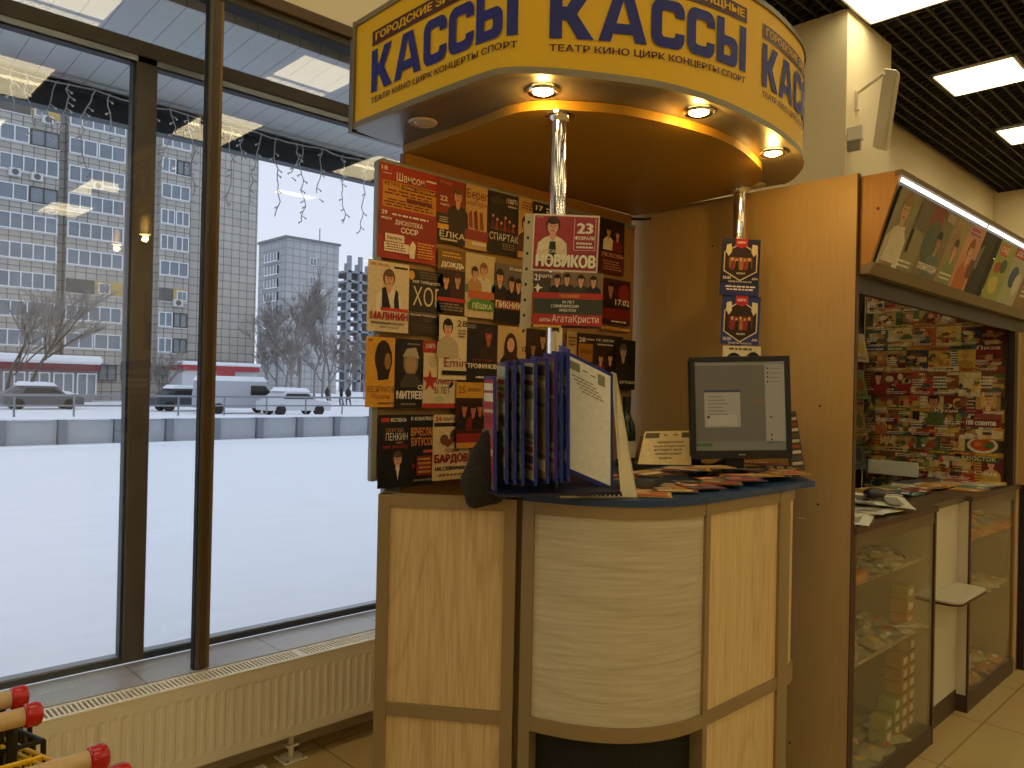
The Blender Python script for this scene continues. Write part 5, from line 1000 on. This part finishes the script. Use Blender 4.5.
# tilted papers on the rear rack, seen edge on at the left
for i, zt in enumerate((1.92, 1.70, 1.48, 1.28)):
    for j in range(3):
        x0 = 4.2+.22*j; m = MB(); tp = Vector((x0, 1.925, zt)); paint(m, tp, X, Vector((0, -.2, -1)).normalized(), Vector((0, -1, .2)).normalized(), .19, .22, [('R', 0, 0, 1, .2, rs.choice(MG)), ('E', .5, .6, .3, .2, rs.choice(MG)), ('L', .1, .85, .9, .95, 2, K)], bgc=rs.choice(['#7c9a5a', '#c9b890', '#a8894a', '#5a6a5c']), th=.003)
        tag(m.build('newspaper', loc=tuple(tp)), 'paper tilted out on the rear rack, row %s from the top, %s from the left' % (['one', 'two', 'three', 'four'][i], ['first', 'second', 'third'][j]), 'newspaper', 'papers on the rear rack')

MOTTLE[0] = .22; MOTTLE[1] = 90.
# showcases
glz = glass('showcase_glass', tint=(.93, .92, .86), gain=1.0, ior=1.45); sh = mat('showcase_shelf', '#a89878', .4); cream = mat('cream_laminate', '#cfc4a8', .4, noise=.05); cin = mat('showcase_inside', '#a39468', .6)
def case(label, x0, x1, flip):
    t = thing('glass_showcase', label, 'showcase', (x0, SF, 0), 'glass showcases')
    MB().box(x0, x1, SF+.0, 1.56, 0, .082, mat('brown_plinth', '#4a3620', .5)).build('plinth', t)
    MB().box(x0, x1, SF-.008, 1.58, 1.008, 1.032, mat('brown_counter_top', '#5a4630', .35)).box(x0, x1, SF-.010, SF-.008, 1.008, 1.032, edge).build('countertop', t)
    MB().box(x0+.015, x1-.015, 1.545, 1.56, .082, 1.008, cin).build('back_panel', t)
    for a in (x0, x1-.018): MB().box(a, a+.018, SF+.006, 1.545, .082, 1.008, cream).build('side_panel', t)
    for a in (x0-.001, x1-.017): MB().box(a, a+.019, SF-.002, SF+.006, .0, 1.008, edge).build('edge_strip', t)
    MB().box(x0+.018, x1-.018, SF+.004, SF+.009, .075, .96, glz).build('glass_pane', t); MB().box(x0+.018, x1-.018, SF+.002, SF+.03, .955, 1.008, mat('dark_rail', '#6a5838', .5)).build('top_rail', t)
    for zz in (.50, .80): MB().box(x0+.018, x1-.018, SF+.03, 1.545, zz, zz+.012, sh).build('shelf', t)
case('glass fronted showcase nearest the viewer with packets, papers and a stack of small boxes', SP+.024, 3.68, 0)
case('glass fronted showcase further right with sweets behind its pane', 4.158, 5.05, 1)
t = thing('counter_flap_panel', 'pale recessed panel between the two glass showcases', 'panel', (3.92, 1.19, 0))
MB().box(3.68, 4.158, 1.187, 1.205, .10, 1.0, cream).build('panel', t); MB().box(3.68, 4.158, 1.184, 1.205, 0, .10, mat('brown_plinth')).build('plinth', t); MB().box(3.68, 4.158, 1.16, 1.58, 1.004, 1.031, mat('brown_counter_top')).build('countertop', t)
t = thing('fold_down_shelf', 'small pale shelf with rounded corners and dark edge sticking out between the showcases', 'shelf', (3.87, 1.12, .6))
def rrect(x0, x1, y0, y1, r): return arcs(x1-r, y0+r, r, -PI/2, 0, 4)+[(x1, y1), (x0, y1)]+arcs(x0+r, y0+r, r, PI, 1.5*PI, 4)
MB().prism(rrect(3.70, 4.13, 1.045, 1.183, .05), .602, .612, edge).build('dark_edge', t); MB().prism(rrect(3.702, 4.128, 1.047, 1.183, .05), .612, .620, cream).build('board', t)
for a in (3.75, 4.09): MB().box(a, a+.012, 1.16, 1.184, .54, .602, alu).build('bracket', t)

# goods
rs = random.Random(9); GC = ['#c9b890', '#8e7a4c', '#b04a2c', '#d9a83a', '#6a6a4a', '#c9c4b0', '#4c4c40', '#a8a07c']
def packet(label, x_, y_, z_, cc, grp, s=1., a=None, cat='packet', nm='packet'):
    a = rs.uniform(-.6, .6) if a is None else a; Xm = Matrix.Translation((x_, y_, z_)) @ Matrix.Rotation(a, 4, 'Z') @ Matrix.Rotation(rs.uniform(.05, .4), 4, 'X'); m = MB(); w_, d_ = .055*s, .035*s
    vs = []; n = 6
    for j in range(n+1):
        for i in range(n+1):
            u, v = i/n*2-1, j/n*2-1; vs.append(Xm @ Vector((u*w_, v*d_, .011*s*(1-u*u)*(1-v*v)+.002*mnoise(Vector((u*3+x_*9, v*3, 1)))))) 
    k = len(vs); vs2 = [p-Vector((0, 0, .004)) for p in vs]; f = [(j*(n+1)+i, j*(n+1)+i+1, (j+1)*(n+1)+i+1, (j+1)*(n+1)+i) for j in range(n) for i in range(n)]
    m.add(vs+vs2, f+[tuple(k+q for q in reversed(g_)) for g_ in f], mat('wrap_'+cc.lstrip('#'), cc, .18)); Xl = Xm @ Matrix.Translation((0, 0, .013*s)); m.box(-w_*.4, w_*.4, -d_*.3, d_*.3, 0, .0006, ink(rs.choice(['#e8dcc4', '#b3302a', '#d9a83a'])), Xl)
    return tag(m.build(nm, loc=(x_, y_, z_)), label, cat, grp)
for i in range(26): packet('shiny foil packet heaped on the top shelf of the nearer showcase', 2.88+.026*i+rs.uniform(-.01, .01), 1.19+.07*(i % 3)+rs.uniform(0, .05), .818+.012*(i % 2), rs.choice(['#a8a07c', '#c9c4b0', '#6a6a54', '#8e8660', '#a8a07c', '#c0602c']), 'foil packets on the top showcase shelf')
m = MB(); m.bbox(2.83, 2.98, 1.15, 1.24, .813, .855, .003, ink('#b4552a')); m.box(2.85, 2.96, 1.1485, 1.15, .82, .845, ink('#c98a3a')); tag(m.build('carton', loc=(2.9, 1.2, .815)), 'orange carton at the front left of the top showcase shelf', 'carton')
for i in range(22): packet('flat pale packet lying on the middle shelf of the nearer showcase', 2.88+.033*i, 1.2+.08*(i % 3)+rs.uniform(0, .04), .518+.01*(i % 2), rs.choice(['#a8a07c', '#b9ad8c', '#7c7a5c', '#a89a70']), 'flat packets on the middle showcase shelf', 1.15)
for i in range(20): packet('pale packet lying on the bottom of the nearer showcase', 2.88+.033*i, 1.19+.09*(i % 3)+rs.uniform(0, .04), .09+.01*(i % 2), rs.choice(['#8e8e64', '#a8a07c', '#b9b07c', '#6f7a4a']), 'packets on the showcase floor', 1.15)
# column of small boxes with price tags at the right of the nearer showcase
BXC = ['#a8a03a', '#b98a2c', '#c9602a', '#a89a5c', '#8e9a3c', '#b9a24a']; bi = 0
for (bx_, n_) in ((3.33, 2), (3.42, 3), (3.50, 6), (3.58, 8)):
    for k in range(n_):
        z_ = .084+.054*k; 
        if z_+.05 > .50: break
        cc = BXC[(bi*5+k) % 6]; m = MB(); m.bbox(bx_-.034, bx_+.034, 1.19, 1.26, z_, z_+.05, .002, ink(cc)); m.box(bx_-.02, bx_+.012, 1.1885, 1.19, z_+.02, z_+.046, ink('#e8e0cc')); m.box(bx_-.03, bx_+.03, 1.1893, 1.19, z_+.004, z_+.014, ink('#6a4a20'))
        tag(m.build('small_box', loc=(bx_, 1.22, z_)), 'small %s box, level %d of stack %d counted from the left in the nearer showcase' % ({'#a8a03a': 'lime', '#b98a2c': 'amber', '#c9602a': 'orange', '#a89a5c': 'khaki', '#8e9a3c': 'green', '#b9a24a': 'yellow'}[cc], k+1, {3.33: 1, 3.42: 2, 3.5: 3, 3.58: 4}[bx_]), 'box', 'small boxes stacked in the showcase'); bi += 1
for k in range(3): m = MB(); z_ = .514+.06*k; cc = ['#c9702a', '#b98a2c', '#a8a03a'][k]; m.bbox(3.54, 3.62, 1.20, 1.27, z_, z_+.055, .003, ink(cc)); m.box(3.55, 3.60, 1.1985, 1.2, z_+.015, z_+.04, ink(W)); tag(m.build('small_box', loc=(3.58, 1.23, z_)), '%s box on the middle shelf at the right of the nearer showcase' % ['orange', 'amber', 'lime'][k], 'box', 'small boxes stacked in the showcase')
m = MB(); m.bbox(3.35, 3.55, 1.40, 1.52, .813, .93, .003, ink('#8e8a5a')); m.box(3.37, 3.53, 1.399, 1.4, .83, .90, ink('#5a6a80')); tag(m.build('carton', loc=(3.45, 1.46, .815)), 'grey green carton at the back right of the top showcase shelf', 'carton')
for i in range(26): packet('bright sweet packet on the top shelf of the further showcase', 4.22+.029*i, 1.18+.06*(i % 3)+rs.uniform(0, .03), .822+.022*(i % 3), ['#d9862a', '#d9b03a', '#c0452c', '#d9862a', '#6a8aa8', '#e0c060'][i % 6], 'sweet packets in the further showcase', 1.15)
for i in range(14): packet('pale packet on the middle shelf of the further showcase', 4.24+.05*i, 1.2+.08*(i % 3), .518, rs.choice(['#c9c4b0', '#a8a07c', '#b9a080']), 'packets on the further middle shelf')
for i in range(18): packet('orange and cream packet on the floor of the further showcase', 4.22+.04*i, 1.19+.08*(i % 3), .09+.012*(i % 2), ['#b4682c', '#c9b890', '#a8502c'][i % 3], 'packets on the further showcase floor')

# papers on the countertops
def paper(label, x_, y_, a, w_, d_, z_, cc, extra=None, nm='newspaper', cat='newspaper', grp='papers on the press counter', fold=.0):
    Xm = Matrix.Translation((x_, y_, z_)) @ Matrix.Rotation(a, 4, 'Z'); m = MB(); n = 6; vs = []
    for s_ in (0, 1):
        for i in range(n+1):
            for j in (0, 1): u = i/n*2-1; vs.append(Xm @ Vector((u*w_/2, (j-.5)*d_, fold*(u*u)*(.3+.7*j)+.004*s_*(1.5-abs(u))+.0005)))
    k = 2*(n+1); f = [(2*i, 2*i+1, 2*i+3, 2*i+2) for i in range(n)]
    m.add(vs, [tuple(reversed(g_)) for g_ in f]+[tuple(k+q for q in g_) for g_ in f]+[(2*i, 2*i+2, k+2*i+2, k+2*i) for i in range(n)]+[(2*i+3, 2*i+1, k+2*i+1, k+2*i+3) for i in range(n)]+[(0, k, k+1, 1), (2*n, 2*n+1, k+2*n+1, k+2*n)], ink(cc))
    for (u0, v0, u1, v1, c0) in (extra or []):
        hz = lambda u: fold*(u*u)+.004*(1.5-abs(u))+.0012
        m.add([Xm @ Vector((u*w_/2, v*d_/2, hz(u)+(.7*fold*u*u*(0)))) for u, v in ((u0, v0), (u1, v0), (u1, v1), (u0, v1))], [(0, 1, 2, 3)], ink(c0))
    return tag(m.build(nm, loc=(x_, y_, z_)), label, cat, grp)
ex = [(-.8, .2, -.2, .8, '#8a8270'), (0, .3, .7, .7, '#6a6254'), (-.8, -.7, .7, -.2, '#a49c88')]
for i, (x_, y_, a, w_, d_, lab) in enumerate(((2.99, 1.27, .3, .36, .24, 'white newspaper at the front left corner of the press counter'), (3.12, 1.30, -.25, .40, .24, 'white newspaper overlapping the front corner one'), (3.26, 1.26, .1, .38, .2, 'white newspaper along the front edge of the press counter'), (3.38, 1.27, .45, .36, .24, 'crumpled white newspaper under the black pouch'), (3.05, 1.40, .6, .4, .26, 'grey newspaper behind the white ones at the left'))):
    paper(lab, x_, y_, a, w_, d_, 1.034+.006*i, ['#fff6e0', '#f3e8cc', '#fff8e4', '#f6ebd0', '#d9ceb4'][i], ex, fold=.02 if i in (1, 3) else .006)
m = MB(); m.ball((3.42, 1.30, 1.088), (.075, .045, .022), mat('black_leather', '#0e0b09', .4), 16, 8, Matrix.Rotation(.2, 3, 'Z')); tag(m.build('pouch', smooth=True, loc=(3.42, 1.3, 1.07)), 'flat black oval pouch lying on the newspapers', 'pouch')
for i, (x_, y_) in enumerate([(3.0+.125*(i % 12), 1.37+.09*(i//12)) for i in range(24)]):
    if x_ < 3.3 and y_ < 1.4: continue
    c0 = ['#4a7a72', '#c08a3a', '#b9ad8c', '#7c2a24', '#d3a24a', '#3c4a5a', '#8e6a3c', '#5a7a4a'][(i*3) % 8]
    paper('%s magazine laid flat on the press counter, %s' % ({'#4a7a72': 'teal', '#c08a3a': 'amber', '#b9ad8c': 'beige', '#7c2a24': 'dark red', '#d3a24a': 'yellow', '#3c4a5a': 'slate', '#8e6a3c': 'brown', '#5a7a4a': 'green'}[c0], ('front row' if i < 12 else 'back row') + (', left half' if i % 12 < 6 else ', right half')), x_, y_, rs.uniform(-.3, .3), .19, .13, 1.034+.005*(i % 4), c0, [(-.8, .1, .8, .8, MG[i % 12]), (-.8, -.8, .2, -.3, W)], 'flat_magazine', 'magazine', 'colour magazines laid flat on the press counter')
for i in range(10):
    c0 = ['#c08a3a', '#4a7a72', '#b9ad8c', '#8e2a24', '#d3a24a'][i % 5]
    paper('%s magazine laid flat near the rack wall, %s' % (['amber', 'teal', 'beige', 'red', 'yellow'][i % 5], 'front row' if i < 5 else 'back row'), 4.45+.1*(i % 5), 1.22+.13*(i//5), rs.uniform(-.4, .4), .19, .13, 1.034+.005*(i % 3), c0, [(-.8, .1, .8, .8, MG[(i*5) % 12]), (-.8, -.8, .2, -.3, W)], 'flat_magazine', 'magazine', 'colour magazines laid flat near the rack wall')
m = MB(); m.bbox(4.84, 4.86, 1.60, 1.885, 1.033, 1.118, .003, ink('#f6eed8')); tag(m.build('paper_block', loc=(4.85, 1.74, 1.04)), 'blank white card standing at the foot of the magazine wall', 'card')

# ---------------------------------------------------------------- wall heater on the column
t = thing('wall_device', 'narrow white box tilted away from the column on two brackets', 'wall device', (5.6, 2.2, 3.4)); wp_ = mat('white_device', '#e3dac4', .4)
T0 = at(892, 70, 'Y', 1.98); T1 = at(880, 149, 'Y', 2.16); ax = (T0-T1).normalized(); L = (T0-T1).length; rt = X.copy(); fw = ax.cross(rt).normalized(); Xm = Matrix((rt, fw, ax)).transposed().to_4x4(); Xm.translation = (T0+T1)/2
m = MB(); m.bbox(-.035, .035, -.045, .045, -L/2, L/2, .008, wp_, Xm); m.build('housing', t); m = MB(); m.bbox(-.03, .03, -.05, -.044, -L/2+.02, L/2-.02, .002, mat('device_front', '#d6cbb0', .5), Xm); m.build('cover', t)
m = MB(); a = Vector((5.55, 2.285, T0.z-.03)); m.tube([a, (T0.x-.03, 2.02, T0.z-.02)], .012, wp_, 8); m.bbox(a.x-.02, a.x+.02, 2.265, 2.29, a.z-.12, a.z+.02, .003, wp_); m.build('bracket', t)
m = MB(); m.bbox(5.41, 5.46, 2.19, 2.288, T1.z+.02, T1.z+.12, .005, wp_); m.bbox(5.415, 5.44, 2.2, 2.288, T1.z-.05, T1.z+.02, .003, mat('device_grey', '#8e8672', .5)); m.build('bracket', t)

# ================================================================ SHOPPING TROLLEYS
hb = mat('trolley_handle', '#c9a878', .4); rc = mat('red_plastic', '#b81410', .25); yw = mat('yellow_wire', '#e0b41a', .35); bw = mat('black_wire', '#15130f', .4); tk = mat('trolley_chrome', '#8e8a80', .25, metal=.9)
def trolley(label, y0, hx, hz, wm, loc=None):
    t = thing('shopping_trolley', label, 'shopping trolley', (hx-.27, y0+.4, 0), 'nested shopping trolleys')
    smooth_by(MB().tube([(hx-.52, y0, hz), (hx, y0, hz)], .0135, hb, 14).build('handle_bar', t))
    for s_, e in ((hx-.555, 0), (hx-.004, 1)):
        R_ = Matrix.Rotation(PI/2, 3, 'Y'); smooth_by(MB().lathe([(.0150, 0), (.0175, .002), (.0178, .017), (.0155, .022), (.010, .0245)], rc, (s_, y0, hz), 18, R_ if e else R_).build('red_cap', t))
    for x_ in (hx-.50, hx-.012): MB().tube([(x_, y0+.012, hz-.004), (x_, y0+.03, hz-.03), (x_, y0+.035, hz-.12), (x_, y0+.03, .35)], .008, bw, 8).build('upright', t)
    m = MB(); zt = hz-.065; D_ = .72; xa0, xa1, xb0, xb1 = hx-.52, hx+.035, hx-.40, hx-.13; y1 = y0+.05; y2 = y0+.05+D_; zb1 = hz-.30; zb2 = hz-.24; zt2 = hz-.10
    C_ = lambda u, v, w_: Vector((((xa0*(1-v)+xb0*v)*(1-u)+(xa1*(1-v)+xb1*v)*u), y1+(y2-y1)*v, (zt*(1-v)+zt2*v)*(1-w_)+(zb1*(1-v)+zb2*v)*w_))
    rw_ = .0026 if wm is yw else .0042
    m.tube([C_(0, 0, 0), C_(0, 1, 0), C_(1, 1, 0), C_(1, 0, 0), C_(0, 0, 0)], .0038, wm, 8)
    for w_ in (.25, .5, .75, 1.): m.tube([C_(0, 0, w_), C_(0, 1, w_), C_(1, 1, w_), C_(1, 0, w_), C_(0, 0, w_)], rw_, wm, 5)
    for i in range(25): v = i/24; m.tube([C_(0, v, 0), C_(0, v, 1), C_(1, v, 1), C_(1, v, 0)], rw_, wm, 5)
    for i in range(15): u = i/14; m.tube([C_(u, 0, 0), C_(u, 0, 1), C_(u, 1, 1), C_(u, 1, 0)], rw_, wm if i % 2 else bw, 5)
    m.build('wire_basket', t)
    m = MB(); m.tube([C_(0, .16, .0), C_(1, .16, 0)], .004, wm, 6); m.tube([C_(0, .24, 0), C_(1, .24, 0)], .004, wm, 6)
    for i in range(9): u = .06+.88*i/8; m.tube([C_(u, .16, 0), C_(u, .05, .7)], rw_, wm, 5)
    m.build('child_flap', t)
    m = MB(); m.tube([(hx-.5, y0+.03, .36), (hx-.5, y0+.05, .14), (hx-.43, y2-.1, .14), (hx-.08, y2-.1, .14), (hx-.01, y0+.05, .14), (hx-.01, y0+.03, .36)], .011, tk, 10)
    for x_ in (hx-.4, hx-.11): m.tube([(x_, y2-.12, .14), (x_, y2-.02, hz-.28)], .009, tk, 8)
    m.build('chassis', t)
    for x_, y_ in ((hx-.49, y0+.07), (hx-.02, y0+.07), (hx-.42, y2-.12), (hx-.09, y2-.12)):
        w = MB(); w.lathe([(.02, -.011), (.058, -.011), (.058, .011), (.02, .011)], mat('grey_tyre', '#3a3a3a', .6), (x_, y_, .06), 18, Matrix.Rotation(PI/2, 3, 'Y')); w.box(x_-.017, x_+.017, y_-.015, y_+.015, .06, .15, tk); w.build('wheel', t)
trolley('shopping trolley at the back of the nested row, its red handle cap highest', 1.428, .298, .992, bw)
trolley('shopping trolley second in the nested row, red cap just in front of the highest one', 1.342, .298, .992, bw)
trolley('shopping trolley with yellow wire basket, third in the nested row', 1.130, .328, .992, yw)
trolley('shopping trolley nearest the viewer, only its red handle cap showing', 1.056, .333, .992, yw)
for o in bpy.data.objects:
    if '_o' in o: del o['_o']
